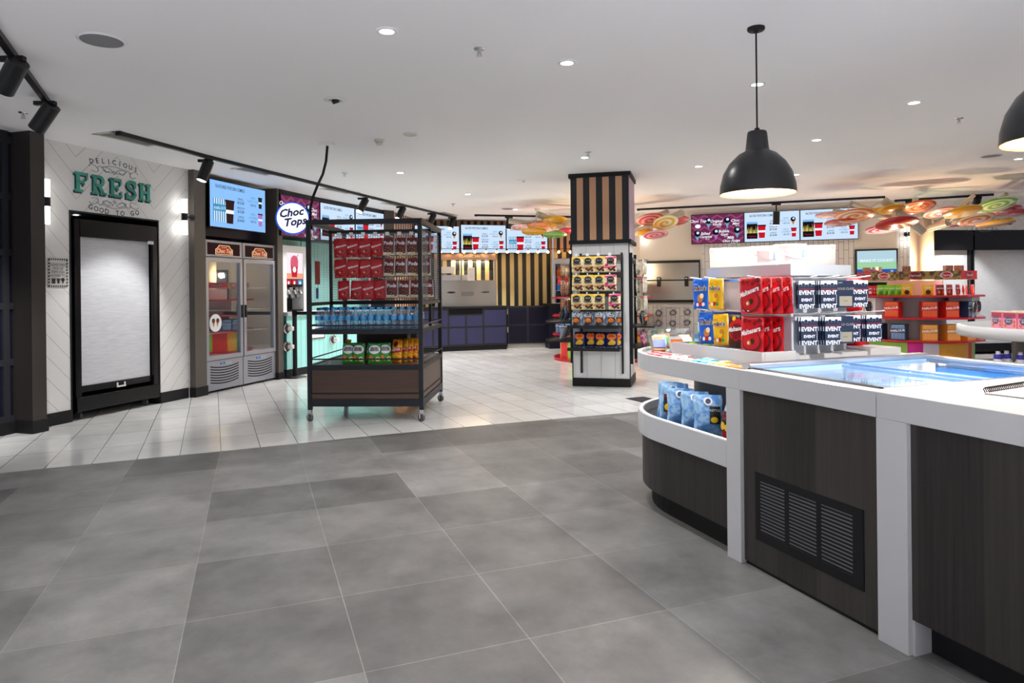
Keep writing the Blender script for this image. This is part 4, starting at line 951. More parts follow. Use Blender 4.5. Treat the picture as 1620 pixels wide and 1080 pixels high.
for x, y in ((.02, .02), (TW - .02, .02), (.02, TD - .02), (TW - .02, TD - .02)):
    o = MB().box(x - .018, x + .018, y - .018, y + .018, .085, .117, alu).tube((x, y, .06), (x, y, .1), .012, chrome).box(x - .022, x - .016, y - .012, y + .012, .03, .09, chrome).box(x + .016, x + .022, y - .012, y + .012, .03, .09, chrome).build('caster', t)
    MB().tube((x - .014, y + .005, .038), (x + .014, y + .005, .038), .038, rubber, n=20).build('wheel', o, M=T(x, y, 0) @ R(.9) @ T(-x, -y, 0))
# pouches on hooks
rows = [(1.655, 'top'), (1.435, 'middle'), (1.205, 'bottom')]
hookm = mat('hook_wire', (.45, .45, .46), .3, .8)
for r_, (z, rn) in enumerate(rows):
    for c_ in range(8):
        x = .215 + c_ * .128 + (.03 if r_ == 2 else 0)
        h = tag(MB().tube((0, 0, 0), (0, -.26, .012), .003, hookm, n=6).box(-.02 if r_ == 0 else -.003, .02 if r_ == 0 else .003, -.265, -.262, .0, .035 if r_ == 0 else .006, price_white).build('peg_hook', M=MT @ T(x, ym - .001, z + .222)), 'wire peg hook over the %s packet of the %s trolley row' % (ORD[c_], rn), 'hook', 'peg hooks on the trolley mesh')
        kind = 'malt' if c_ < 4 else 'pods'
        nd = 2 if (c_ in (0, 2, 5, 7)) else 1
        for k in range(nd):
            yy = ym - .20 + k * .07; rnd = random.Random(r_ * 50 + c_ * 3 + k)
            what = 'red pouch of chocolate balls' if c_ < 4 else 'brown packet of chocolate pods'
            cc = c_ if c_ < 4 else c_ - 4
            lb = '%s%s, %s trolley row, %s of its kind' % ('' if k == 0 else 'rear ', what, rn, ORD[cc])
            M = MT @ T(x - k * .03, yy, z + (0 if c_ < 4 else .01)) @ R(rnd.uniform(-.05, .05), 'Y') @ R(rnd.uniform(-.25, .12))
            product(kind, M, lb, 'hanging packets on the snack trolley')
# bottles
def water_bottle(M, label, group, dark=False, proto_={}):
    key = dark
    if key not in proto_:
        o = bottle_mb().build('water_bottle'); tag(o, label, 'water bottle', group)
        MB().tube((0, 0, .2), (0, 0, .226), .0155, cap_navy if dark else cap_blue, n=12).build('cap', o)
        MB().lathe([(.0318, .10), (.0318, .14)], lab_blue, 14).build('wrapper', o)
        proto_[key] = o; o.matrix_world = M; return o
    o = dup(proto_[key], M, label, group); return o
for j in range(4):
    for i in range(14):
        x = .085 + i * .077; y = .10 + j * .085
        lb = 'small water bottle, %s from the left in the %s trolley shelf row' % (ORD[i], ['front', 'second', 'third', 'fourth'][j])
        water_bottle(MT @ T(x, y, .905), lb, 'water bottles on the trolley shelf', dark=(j > 1 or (j == 0 and i < 2)))
# chips on the lower shelf
zs = .556
cb = [('fire', .30, .30, -.9, 'orange chip bag leaning at the left end of the trolley shelf row'), ('green', .36, .20, .05, 'green chip bag at the front left of the trolley shelf, first of the green ones'), ('green', .43, .26, .5, 'green chip bag turned sideways behind the first green one'), ('green', .47, .17, -.1, 'green chip bag slotted between the first and the front middle green bags') ,
      ('green', .58, .22, -.5, 'green chip bag turned sideways left of the middle green bag'), ('green', .64, .16, .1, 'green chip bag in the middle of the trolley shelf facing the front'), ('green', .74, .21, .4, 'rightmost green chip bag on the trolley shelf, turned away')]
for k, x, y, a, lb in cb: product(k, MT @ T(x, y, zs) @ R(a) @ R(-.16, 'X'), lb, 'chip bags on the lower trolley shelf')
for i in range(4): product('fire', MT @ T(.845 + i * .042, .24 + i * .07, zs) @ R(-.55) @ R(-.12, 'X'), ['front', 'second', 'third', 'rear'][i] + ' orange chip bag of the slanted row at the right of the trolley shelf', 'orange chip bags on the lower trolley shelf')
# ================================================================ upright freezers
pr_alu = mat('freezer_silver', (.33, .34, .39), .35, .5); fz_in = mat('freezer_interior', (.62, .63, .66), .5)
hd_brown = em('header_panel_brown', '#3a1a1c', .5); hd_org = em('header_badge', '#a8442a', .9); hd_cream = em('header_badge_cream', '#e8c9a0', 1.)
dial = mat('dial_blue', '#2a6fc0', .3); dial_d = mat('dial_steel', (.4, .42, .46), .3, .6)
fz_light = em('freezer_light', '#f4f8ff', 3.)
for i in range(2):
    x0 = .012 + i * .747; x1 = x0 + .735; H_ = 1.975
    t = thing('upright_freezer', 'silver glass door freezer, the ' + ('left one, with a round cone sticker' if i == 0 else 'right one, next to the bronze pillar'), 'freezer', MG @ T(x0, 0, 0), 'upright glass door freezers'); W_ = x1 - x0
    s = MB(); s.box(0, .03, .03, .62, .03, H_, pr_alu); s.box(W_ - .03, W_, .03, .62, .03, H_, pr_alu); s.box(.03, W_ - .03, .59, .62, .03, H_, fz_in); s.box(.03, W_ - .03, .03, .59, .42, .45, fz_in); s.box(.03, W_ - .03, .03, .59, 1.74, 1.76, fz_in); s.box(.03, W_ - .03, .03, .62, H_ - .02, H_, pr_alu); s.build('cabinet', t)
    # header
    s = MB(); s.box(0, W_, -.02, .03, 1.76, H_, pr_alu); s.build('header', t, bevel=.006)
    s = MB(); a, b = .05, W_ - .05; s.poly([(a, 1.785), (b, 1.785), (b, 1.94), (a, 1.94)], -.022, hd_brown); c = W_ / 2
    s.poly([(c - .17, 1.79), (c + .17, 1.79), (c + .17, 1.86), (c + .13, 1.88), (c + .1, 1.915), (c - .1, 1.915), (c - .13, 1.88), (c - .17, 1.86)], -.024, hd_cream)
    s.poly([(c - .155, 1.797), (c + .155, 1.797), (c + .155, 1.855), (c + .12, 1.873), (c + .09, 1.907), (c - .09, 1.907), (c - .12, 1.873), (c - .155, 1.855)], -.0245, hd_org)
    s.text('Choc Top', c, 1.815, .075, -.0255, hd_cream, shear=.3, bold=.02); s.text('ICE CREAM', c, 1.88, .02, -.0255, hd_cream); s.build('header_panel', t)
    # door
    d = MB(); f = .055; z0, z1 = .42, 1.75
    d.box(.005, W_ - .005, -.03, .03, z0, z0 + f, pr_alu); d.box(.005, W_ - .005, -.03, .03, z1 - f, z1, pr_alu); d.box(.005, .005 + f, -.03, .03, z0 + f, z1 - f, pr_alu); d.box(W_ - .005 - f, W_ - .005, -.03, .03, z0 + f, z1 - f, pr_alu)
    o = d.build('door', t, bevel=.004); MB().box(.005 + f, W_ - .005 - f, -.004, .004, z0 + f, z1 - f, door_glass).build('glass_pane', o)
    hx_ = W_ - .045 if i == 0 else .02
    MB().box(hx_, hx_ + .02, -.05, -.03, .95, 1.12, black_metal).build('handle', o)
    if i == 0: MB().disc(.21, .90, .115, -.0055, p_white, 28).disc(.17, .93, .03, -.007, p_brown).disc(.25, .93, .03, -.007, p_brown).poly([(.145, .915), (.195, .915), (.175, .84)], -.0068, p_choc2).poly([(.225, .915), (.275, .915), (.24, .84)], -.0068, p_choc2).build('round_sticker', o)
    # grille
    s = MB(); s.box(.0, W_, -.015, .03, .03, .415, pr_alu); s.build('base_panel', t, bevel=.005)
    s = MB()
    for k in range(7):
        zc = .10 + k * .034; n = 10
        for q in range(n):
            u0 = .09 + (W_ - .18) * q / n; u1 = .09 + (W_ - .18) * (q + 1) / n; f0 = .03 * ((q / n - .5) * 2) ** 2; f1 = .03 * (((q + 1) / n - .5) * 2) ** 2
            s.poly([(u0, zc + f0), (u1, zc + f1), (u1, zc + f1 + .016), (u0, zc + f0 + .016)], -.016, black_matt)
    s.build('grille', t)
    s = MB()
    for k in range(4): s.disc(.29 + k * .062, .365, .026, -.0165, dial_d, 20); s.disc(.29 + k * .062, .365, .02, -.018, dial if k in (0, 1) else dial_d, 20)
    s.build('dials', t)
    MB().box(.06, W_ - .06, .05, .08, 1.70, 1.735, fz_light).build('light_tube', t)
    for z in (.75, 1.05, 1.35): MB().box(.035, W_ - .035, .1, .55, z, z + .008, fz_in).build('shelf', t)
    for x in (.05, W_ - .07): MB().box(x, x + .03, .1, .5, 0, .03, black_matt).build('foot', t)

# ================================================================ service counter at the left back
cup_w = mat('cup_white', (.8, .8, .8), .5); teal_front = M_stripe('turquoise_grooves', '#9fe0da', '#3f8f8c', .11, .95)
CP = [(-3.40, 10.28), (-3.11, 11.0), (-2.72, 11.95), (-2.30, 12.95)]
for i in range(3):
    M, L = wallframe(CP[i], CP[i + 1])
    t = thing('service_counter', ['turquoise boarded counter section beside the belt post', 'middle turquoise counter section seen through the trolley', 'far turquoise counter section behind the trolley'][i], 'counter', M)
    MB().box(0, L, 0, .3, .12, .93, teal_front).build('boarded_front', t); MB().box(0, L, .02, .3, 0, .12, black_matt).build('plinth', t); MB().box(-.01, L, -.03, .32, .93, .985, white_solid).build('worktop', t)
def cup_holder(M, x, z, r, label, grp='round cup dispensers', stick=.12, stm=None):
    t = thing('cup_dispenser', label, 'cup dispenser', M @ T(x, 0, z), grp)
    Q = Matrix.Rotation(pi / 2, 4, 'X')
    MB().lathe([(r, .0), (r, .012), (r * .9, .022), (r * .62, .022), (r * .55, .0)], steel, 28, M=Q).build('flange', t)
    MB().lathe([(r * .55, .0), (r * .6, .03), (r * .5, .05)], rubber, 24, M=Q).build('collar', t)
    s = MB(); 
    if stick: s.lathe([(0, stick), (r * .36, stick), (r * .42, stick * .8), (r * .5, -.02)], cup_w, 24, M=Q)
    else: s.lathe([(0, .012), (r * .4, .012), (r * .52, .03)], stm or cup_w, 20, M=Q)
    s.build('cup', t)
Mc, L = wallframe(CP[0], CP[1])
a = on(Mc, 454, 519.5); cup_holder(Mc, a[0], a[1], .085, 'upper steel cup dispenser on the turquoise counter behind the belt post'); a = on(Mc, 454, 548); cup_holder(Mc, a[0], a[1], .085, 'lower steel cup dispenser on the turquoise counter behind the belt post')
Mc2, L2 = wallframe(CP[1], CP[2])
for a_, lb in (((526, 537), 'steel cup dispenser on the turquoise counter seen under the trolley shelf'),): a = on(Mc2, *a_); cup_holder(Mc2, a[0], a[1], .085, lb)
a = on(Mc2, 494, 514); b = on(Mc2, 507, 535)
t = thing('framed_panel', 'steel framed panel set in the turquoise counter seen through the trolley', 'panel', Mc2); MB().box(a[0] - .05, b[0] + .1, -.012, 0, b[1], a[1], steel).build('frame', t); MB().box(a[0] - .03, b[0] + .08, -.014, -.012, b[1] + .02, a[1] - .02, price_white).build('sheet', t)
# drinks machine
Md, L = wallframe(SP[0], SP[1])
t = thing('drinks_machine', 'white framed frozen drinks machine with a glowing red drink picture', 'drinks machine', Md)
Yd = .10; l_ = on(Md, 445, 440, Yd)[0]; r_ = on(Md, 487, 440, Yd)[0]; zt_ = on(Md, 455, 388, Yd)[1]; zb_ = .985
x0 = on(Md, 453.5, 440, Yd)[0]; x1 = on(Md, 480.5, 440, Yd)[0]; zt2 = on(Md, 455, 399, Yd)[1]; z_p = on(Md, 455, 441, Yd)[1]; z_b = on(Md, 455, 453, Yd)[1]
l_ = max(l_, .02)
s = MB(); s.box(l_, x0, Yd, .34, zb_, zt_, white_paint); s.box(x1, r_ + .1, Yd, .34, zb_, zt_, white_paint); s.box(x0, x1, Yd, .34, zt2, zt_, white_paint); s.box(x0, x1, .32, .34, zb_, z_b, black_gloss); s.box(x0, x1, .12, .32, zb_, zb_ + .03, black_gloss); s.build('casing', t)
s = MB(); s.box(x0, x1, Yd + .02, .32, z_b, zt2, black_gloss); s.build('head_unit', t)
s = MB(); y = Yd + .018; s.rect(x0, x1, z_p, zt2, y, em('drink_back_pale', '#f4e6ee', 1.1)); s.rect(x0, x1, z_p, z_p + (zt2 - z_p) * .22, y - .001, em('drink_back_pink', '#f6a98f', 1.)); cx_ = (x0 + x1) / 2; hh = zt2 - z_p
s.poly([(cx_ - .1, z_p + hh * .62), (cx_ - .065, z_p + .03), (cx_ + .065, z_p + .03), (cx_ + .1, z_p + hh * .62)], y - .002, sc_red); s.disc(cx_, z_p + hh * .66, .1, y - .003, em('drink_froth', '#e0607a', 1.), 16, sx=1.); s.disc(cx_, z_p + hh * .36, .045, y - .004, sc_white); s.poly([(cx_ + .03, z_p + hh * .75), (cx_ + .09, z_p + hh * .95), (cx_ + .1, z_p + hh * .94), (cx_ + .045, z_p + hh * .74)], y - .003, sc_ink)
s.build('display', t)
s = MB(); w3 = (x1 - x0) / 3
for k, m_ in enumerate((sc_red, sc_red, sc_cyan)): s.rect(x0 + w3 * k + .012, x0 + w3 * (k + 1) - .012, z_b + .03, z_p - .012, y, m_); s.disc(x0 + w3 * (k + .5), (z_b + z_p) / 2, .025, y - .001, sc_white, 10)
s.build('flavour_buttons', t)
nz = MB(); nozzle_m = mat('nozzle_chrome', (.5, .5, .5), .2, .9)
for k in range(3): xk = x0 + w3 * (k + .5); MB().tube((xk, .2, z_b - .02), (xk, .16, z_b - .18), .045, nozzle_m, .03).tube((xk, .13, z_b - .06), (xk, .1, z_b - .12), .02, nozzle_m).build('nozzle', t)
# belt post
p = P(467, 597); t = thing('belt_post', 'black retractable belt post standing in front of the turquoise counter', 'belt post', T(p[0], p[1], 0))
MB().lathe([(0, .035), (.03, .032), (.16, .015), (.17, .0)], black_metal, 32).build('base', t); MB().tube((0, 0, .03), (0, 0, .93), .034, black_matt, n=20).build('pole', t); MB().tube((0, 0, .93), (0, 0, 1.02), .038, black_gloss, n=20).build('belt_head', t)
MB().box(.03, .95, -.002, .002, .945, .995, black_matt).build('belt', t, M=R(-.25))
# red card seen through the trolley side
Mp = frame((D(511, 450, 9.6)[0], 9.6, 0), .1); z0 = hz = D(511, 438, 9.6)[2]; z1 = D(511, 405, 9.6)[2]
t = thing('counter_card', 'red counter card with a green badge seen through the left side of the trolley', 'sign card', MT @ T(-.0, 0, 0))
zc0 = 1.37; s = MB(); s.box(.012, .019, .22, .36, zc0, zc0 + .24, foil('card_red', '#c8381e', .5)); s.build('card', t)
MB().box(.010, .012, .24, .31, zc0 + .1, zc0 + .18, p_green).build('badge', t)
t = thing('hanging_card', 'small blue card clipped inside the left mesh side of the trolley', 'card', MT); MB().box(.012, .019, .25, .31, 1.22, 1.33, p_blue).build('card', t)
# ================================================================ back counter
BC = [(-1.95, 13.9), (-1.35, 14.35), (-.62, 14.6), (-.12, 14.75)]
navy2 = mat('navy_counter_panel', (.022, .024, .08), .45)
for i in range(3):
    M, L = wallframe(BC[i], BC[i + 1])
    t = thing('back_counter', ['navy panelled counter section just right of the trolley', 'navy panelled counter section under the popcorn warmer', 'navy panelled counter end beside the low navy doors'][i], 'counter', M)
    MB().box(0, L, 0, .3, .1, .90, frame_grey).build('carcass', t); MB().box(0, L, .03, .3, 0, .1, black_matt).build('plinth', t); MB().box(-.01, L + .01, -.03, .45, .90, .94, black_matt).build('worktop', t)
    n = max(1, round(L / .38)); w_ = L / n
    for k in range(n):
        for z0, z1 in ((.14, .48), (.52, .74 if i == 1 else .86)): MB().box(k * w_ + .025, (k + 1) * w_ - .025, -.008, 0, z0, z1, navy2).build('panel', t)
    if i == 1: MB().box(.02, L - .02, -.01, .02, .78, .90, black_gloss).build('recess_panel', t)
M, L = wallframe((-.10, 14.95), (.76, 15.1))
t = thing('counter_gate', 'dark navy panelled low doors under the cream and black stripes', 'gate', M)
MB().box(0, L, 0, .04, .1, .93, frame_grey).build('frame', t); MB().box(0, L, .03, .06, 0, .1, mat('pale_kick', (.4, .4, .38), .4)).build('kick_panel', t)
for k in range(2):
    for z0, z1 in ((.13, .49), (.53, .89)): MB().box(.03 + k * L / 2, L / 2 - .015 + k * L / 2, -.006, 0, z0, z1, navy_dark).build('panel', t)
for z in (.35, .75): MB().box(-.015, .01, -.01, .0, z, z + .12, steel).build('hinge', t)
t = thing('back_counter', 'short navy counter return right of the low navy doors', 'counter', frame((.80, 14.75, 0), .2)); MB().box(0, .35, 0, .5, .0, .93, navy_dark).build('carcass', t); MB().box(-.02, .37, -.02, .5, .93, .97, black_matt).build('worktop', t)
# popcorn warmer
M, L = wallframe((-1.42, 14.80), (-.36, 15.02)); copper = mat('brushed_copper', (.62, .42, .30), .3, .8)
t = thing('popcorn_warmer', 'stainless steel and glass popcorn warmer with a lit copper header', 'popcorn warmer', M)
L = L + .02
s = MB(); s.box(-.25, L, .0, .32, .94, 1.36, steel); s.box(-.25, L, .06, .32, 1.36, 1.50, steel); s.build('lower_cabinet', t)
MB().box(-.25, L, .05, .34, 1.95, 2.1, copper).build('header', t); s = MB(); s.text('CLASSIC SALTED', L * .55, 2.0, .085, .048, em('warm_letters', '#ffe0b0', 1.2)); s.build('lettering', t)
s = MB()
for x in (-.25, .32, L - .03): s.box(x, x + .03, .05, .08, 1.5, 1.95, steel)
s.build('glass_frame', t)
MB().box(-.25, L, .06, .066, 1.5, 1.95, clear_glass).build('front_glass', t); MB().box(-.25, L, .34, .35, 1.5, 1.95, mat('warmer_back', (.35, .3, .26), .35, .6)).build('back_panel', t)
MB().box(-.1, .5, .1, .3, 1.5, 1.62, mat('popcorn_tray', (.6, .6, .6), .3, .6)).box(-.15, .2, .1, .3, 1.66, 1.8, white_paint).build('tray', t)
for x in (.1, .85): MB().tube((x - .08, -.03, 1.24), (x + .08, -.03, 1.24), .014, black_metal).box(x - .03, x + .03, -.03, 0, 1.22, 1.26, black_metal).build('handle', t)
s = MB()
for a in range(9):
    for b in range(4):
        x = .33 + a * .03 + (b % 2) * .015; s.disc(x, 1.17 + b * .022, .009, -.001, black_matt, 6)
s.build('vent_holes', t)
s = MB().box(.47, .63, .05, .056, 1.49, 1.78, price_white); s.text('NOTICE', .55, 1.72, .03, .048, ink)
for k in range(6): s.text('--------', .55, 1.68 - k * .028, .03, .048, ink)
s.build('notice_sheet', t)
l = bpy.data.lights.new('warmer_glow', 'AREA'); l.energy = 14; l.size = .8; l.size_y = .15; l.shape = 'RECTANGLE'; l.color = (1, .82, .6); o = bpy.data.objects.new('warmer_glow', l); COL.objects.link(o); o.matrix_world = M @ T(L / 2, .2, 1.93)
# festoon bulbs
fb = em('festoon_glow', '#ffb25a', 22.); 
xs_ = [697, 716, 734, 751, 769, 786, 802.5, 819, 835.5, 851, 867, 884, 902]
t_c = thing('festoon_cable', 'black cable strung with small warm bulbs under the back wall screens', 'string light cable', T(0, 0, 0)); pts = []
for i, a in enumerate(xs_):
    Y = 14.35 + .75 * min(1, (a - 697) / 120.); p = D(a, 398.5, Y)
    pts.append((p[0], p[1], p[2] + .07))
    t = thing('festoon_bulb', '%s warm festoon bulb from the left on the back wall cable' % ORD[i], 'light bulb', T(*p), 'festoon bulbs along the back wall')
    MB().lathe([(0, -.03), (.02, -.022), (.028, 0), (.02, .022), (.012, .03)], fb, 12).build('glass', t); MB().tube((0, 0, .03), (0, 0, .07), .013, black_matt).build('socket', t)
MB().path(pts, .006, black_matt, 6).build('cord', t_c)
# drink fridge behind the copper stripes
M, L = wallframe((.95, 15.45), (1.75, 15.3))
t = thing('drinks_fridge', 'pale drinks cabinet with orange and blue bottles left of the striped pillar', 'drinks cabinet', M @ T(.02, -.32, 0))
MB().box(0, .62, 0, .3, .05, .98, white_paint).box(0, .05, 0, .3, .98, 1.95, alu).box(.57, .62, 0, .3, .98, 1.95, alu).box(.05, .57, .25, .3, .98, 1.95, black_gloss).box(.05, .57, 0, .3, 1.85, 1.95, alu).build('cabinet', t)
MB().box(.05, .57, .02, .024, .98, 1.85, clear_glass).build('door_glass', t)
for z in (1.25, 1.55): MB().box(.05, .57, .05, .25, z, z + .01, alu).build('shelf', t)
MB().box(.0, .6, -.01, .0, .85, .92, p_red).build('red_stripe', t)
for z, ms_, nm in ((1.56, em('amber_drink', '#d0601a', .4), 'amber'), (1.26, em('blue_drink', '#2a7fd0', .4), 'blue'), (.985, mat('dark_drink', '#14181c', .3), 'dark')):
    for k in range(5):
        o = tag(MB().lathe([(0, 0), (.035, 0), (.035, .14), (.014, .2), (.014, .23), (0, .23)], ms_, 10).build('drink_bottle', M=M @ T(.13 + k * .09, -.2, z)), '%s %s drink bottle from the left in the pale drinks cabinet' % (ORD[k], nm), 'bottle', nm + ' bottles in the drinks cabinet')

# ================================================================ oven and counter on the right back wall
t = thing('wall_oven', 'wide stainless steel warming cabinet set in the cream wall right of the pillar', 'oven', MW)
a = wx(1025, 411); b = wx(1107.5, 411); zt_ = wx(1107, 411)[1]; zb_ = wx(1107, 478)[1]; a = (max(a[0] - .1, .05), 0)
s = MB(); s.box(a[0], b[0], -.05, .1, zt_ - .05, zt_, black_metal); s.box(a[0], b[0], -.05, .1, zb_, zb_ + .05, black_metal); s.box(b[0] - .02, b[0], -.05, .1, zb_, zt_, black_metal); s.box(a[0], a[0] + .02, -.05, .1, zb_, zt_, black_metal); s.build('frame', t)
zm = (zt_ + zb_) / 2 + .02
MB().box(a[0] + .02, b[0] - .02, -.035, .05, zm + .015, zt_ - .05, steel).build('upper_door', t); MB().box(a[0] + .02, b[0] - .02, -.04, .05, zb_ + .05, zm - .0, steel).build('lower_door', t)
MB().tube((a[0] + .02, -.06, zm + .005), (b[0] - .02, -.06, zm + .005), .012, black_metal).build('handle_bar', t)
for px in (1043, 1086.5): x = wx(px, 440)[0]; MB().box(x - .035, x + .035, -.085, -.04, zm - .12, zm + .07, black_metal).box(x - .02, x + .02, -.087, -.085, zm + .03, zm + .045, price_white).build('latch', t)
MC = MW @ T(0, -.55, 0); t = thing('tiled_counter', 'white tiled counter with white top along the right back wall', 'counter', MC)
s = MB(); s.box(.5, LW - 1.0, 0, .5, .12, .92, stack_tile); s.build('tiled_front', t); MB().box(.48, LW - .98, -.03, .54, .92, .96, white_solid).build('worktop', t); MB().box(.5, LW - 1.0, .03, .5, 0, .12, black_matt).build('plinth', t)
for i, (a_, b_) in enumerate(((1043, 495), (1065, 494), (1087.5, 493.5), (1043, 511), (1065, 511), (1087.5, 510), (1213, 487), (1290, 500))):
    if i > 5: continue
    q = on(MC, a_, b_); cup_holder(MC, q[0], q[1], .075, 'steel ringed cup dispenser, %s row, %s from the left on the tiled counter' % ('upper' if i < 3 else 'lower', ORD[i % 3]), 'cup dispensers on the tiled counter', 0)
for i, a_ in enumerate((1065, 1088)):
    q = on(MC, a_, 530); tag(MB().box(q[0] - .06, q[0] + .06, -.006, 0, .14, q[1] + .12, steel).build('cup_chute', M=MC), ['middle', 'right'][i] + ' steel strip below the cup dispensers on the tiled counter', 'chute')
q = wx(1340, 480); 
t = thing('soda_cabinet', 'black open cabinet below the wall television', 'cabinet', MW @ T(wx(1352, 440)[0], -.3, 0)); MB().box(0, .85, 0, .28, .96, 1.35, black_gloss).build('body', t, bevel=.01)
q = wx(1127, 516); t = thing('card_terminal', 'small black box on the tiled counter behind the yellow sweets', 'box', MC @ T(on(MC, 1122, 516)[0], .1, .96)); MB().box(0, .2, 0, .15, 0, .16, black_gloss).build('body', t, bevel=.01)
# ================================================================ striped pillar
PA = (.793, 9.1); pang = math.atan2(-.2, .743); PW = .77
MP = frame((PA[0], PA[1], 0), pang)
pink_stripe = M_stripe('pillar_stripes', '#0b1018', '#cf9d78', .171, .5, .003)
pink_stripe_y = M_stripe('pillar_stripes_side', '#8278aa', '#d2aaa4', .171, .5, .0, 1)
board = mat('white_pillar_boards', (.74, .75, .76), .5)
t = thing('striped_pillar', 'square pillar striped copper and black above white boards, hung with snacks', 'pillar', MP)
s = MB(); s.box(0, PW, 0, PW, 1.93, 2.77, pink_stripe)
s.build('striped_cladding', t); MB().box(PW, PW + .004, .004, PW - .004, 1.935, 2.765, pink_stripe_y).build('side_cladding', t)
MB().box(-.025, PW + .025, -.025, PW + .025, 2.765, CEIL - .001, black_matt).build('top_moulding', t)
MB().box(-.025, PW + .025, -.025, PW + .025, 1.885, 1.935, black_matt).build('lower_moulding', t)
s = MB(); s.box(.012, PW - .012, .012, PW - .012, .11, 1.885, board)
for k in range(1, 4): s.box(.012 + k * .186 - .001, .012 + k * .186 + .001, .009, .0125, .11, 1.88, rubber)
s.build('board_cladding', t); MB().box(-.0, PW, -.0, PW, 0, .11, black_matt).build('plinth', t)
for x in (0.0, PW - .012): MB().box(x, x + .012, 0, .012, .11, 1.885, black_matt).build('corner_trim', t)
# face frames: x along face, -y outwards
faces = {'front': MP, 'left': MP @ T(0, PW, 0) @ R(-pi / 2), 'right': MP @ T(PW, 0, 0) @ R(pi / 2)}
def rack_on(fn_, x0, x1, z0, z1, shelves, backs=()):
    M = faces[fn_]
    t = thing('wall_rack', 'black metal rack with shelves on the %s face of the striped pillar' % {'front': 'front', 'left': 'left', 'right': 'right'}[fn_], 'display rack', M)
    for x in (x0, x1): MB().box(x - .012, x + .012, -.03, .009 if fn_ == 'front' else .009, z0, z1, black_metal).build('upright', t)
    for z, d, xa, xb in shelves: MB().box(xa, xb, -d, -.0, z - .022, z, black_metal).box(xa, xb, -d - .006, -d, z - .022, z + .02, black_metal).build('shelf', t)
    for z in backs: MB().box(x0, x1, -.035, -.02, z - .035, z + .035, mat('rack_back_bar', '#4a4340', .5)).build('back_bar', t)
    return M
Mf = rack_on('front', .13, .67, .18, 1.76, [(.805, .29, -.01, .66), (.515, .29, -.01, .66)], (1.70, 1.47, 1.22, .98))
on_f = lambda px, py, y=-.18: on(Mf, px, py, y)
for r_, (zz, rn) in enumerate(((1.505, 'top'), (1.265, 'middle'), (1.02, 'bottom'))):
    for c_ in range(4):
        x = .115 + c_ * .143 + (.045 if (r_ == 2 and c_ == 3) else 0) - (.01 if r_ == 2 and c_ < 3 else 0)
        h = tag(MB().tube((0, 0, 0), (0, -.24, .01), .003, hookm, n=6).box(-.018 if r_ == 0 else -.008, .018 if r_ == 0 else .008, -.245, -.241, -.005, .03 if r_ == 0 else .018, price_white).build('peg_hook', M=Mf @ T(x, -.036, zz + .212)), 'wire peg hook, %s row, %s from the left on the pillar front' % (rn, ORD[c_]), 'hook', 'peg hooks on the pillar front')
        for k in range(2):
            pk = c_ == 3; product('bulp' if pk else 'bul', Mf @ T(x, -.20 + k * .06, zz) @ R(random.uniform(-.06, .06)) @ R(random.uniform(-.03, .03), 'Y'), '%s%s liquorice packet, %s row, %s from the left on the pillar front' % ('' if k == 0 else 'rear ', 'pink and cream' if pk else 'cream and brown', rn, ORD[c_]), 'liquorice packets on the pillar front')
for k in range(4): product('dark', Mf @ T(.10 + k * .148, -.18 + .02 * (k % 2), .807) @ R((-.1, .15, -.05, .1)[k]) @ R(-.12, 'X'), '%s chip bag from the left on the upper pillar shelf' % ORD[k], 'chip bags on the upper pillar shelf')
product('dark', Mf @ T(.615, -.10, .807) @ R(.9), 'chip bag turned sideways at the right end of the upper pillar shelf')
for k, x in enumerate((.13, .27, .40, .545)): product('navy', Mf @ T(x, -.17 + (.05 if k in (1,) else 0), .517) @ R((-.15, .1, 0, .2)[k]) @ R(-.14, 'X'), '%s navy chip bag from the left on the lower pillar shelf' % ORD[k], 'navy chip bags on the lower pillar shelf')
product('navy', Mf @ T(.60, -.09, .517) @ R(.6), 'navy chip bag behind the last one on the lower pillar shelf')
Ml = rack_on('left', .05, PW - .06, .30, 1.76, [(.85, .36, .03, PW - .02), (.60, .36, .03, PW - .02)], (1.62,))
Mr = rack_on('right', .06, PW - .06, .30, 1.76, [(.80, .30, .03, PW + .0), (.53, .30, .03, PW - .02)], (1.66,))
for fn_, M_, kind, zz_, what, xs__ in (('left', Ml, 'copper', (1.44, 1.20, .965), 'copper wrapped chocolate packet', (.12, .24, .36, .48, .60)), ('right', Mr, 'silver', (1.47, 1.23, .99), 'gold and silver sweet packet', (.12, .22, .33, .45, .57))):
    for r_, z in enumerate(zz_):
        for c_, x in enumerate(xs__):
            tag(MB().tube((0, 0, 0), (0, -.22, .01), .003, hookm, n=6).build('peg_hook', M=M_ @ T(x, 0.005, z + .192)), 'wire peg hook, %s row, %s on the %s pillar face' % (('top', 'middle', 'bottom')[r_], ORD[c_], fn_), 'hook', 'peg hooks on the %s pillar face' % fn_)
            for k in range(2):
                kk = 'malt' if (fn_ == 'right' and c_ == 4 and k == 0 and r_ < 0) else kind
                product(kk, M_ @ T(x, -.17 + k * .09, z) @ R(random.uniform(-.15, .15)), '%s%s, %s row, %s along the %s pillar face' % ('' if k == 0 else 'rear ', what, ('top', 'middle', 'bottom')[r_], ORD[c_], fn_), what + 's on the %s pillar face' % fn_)
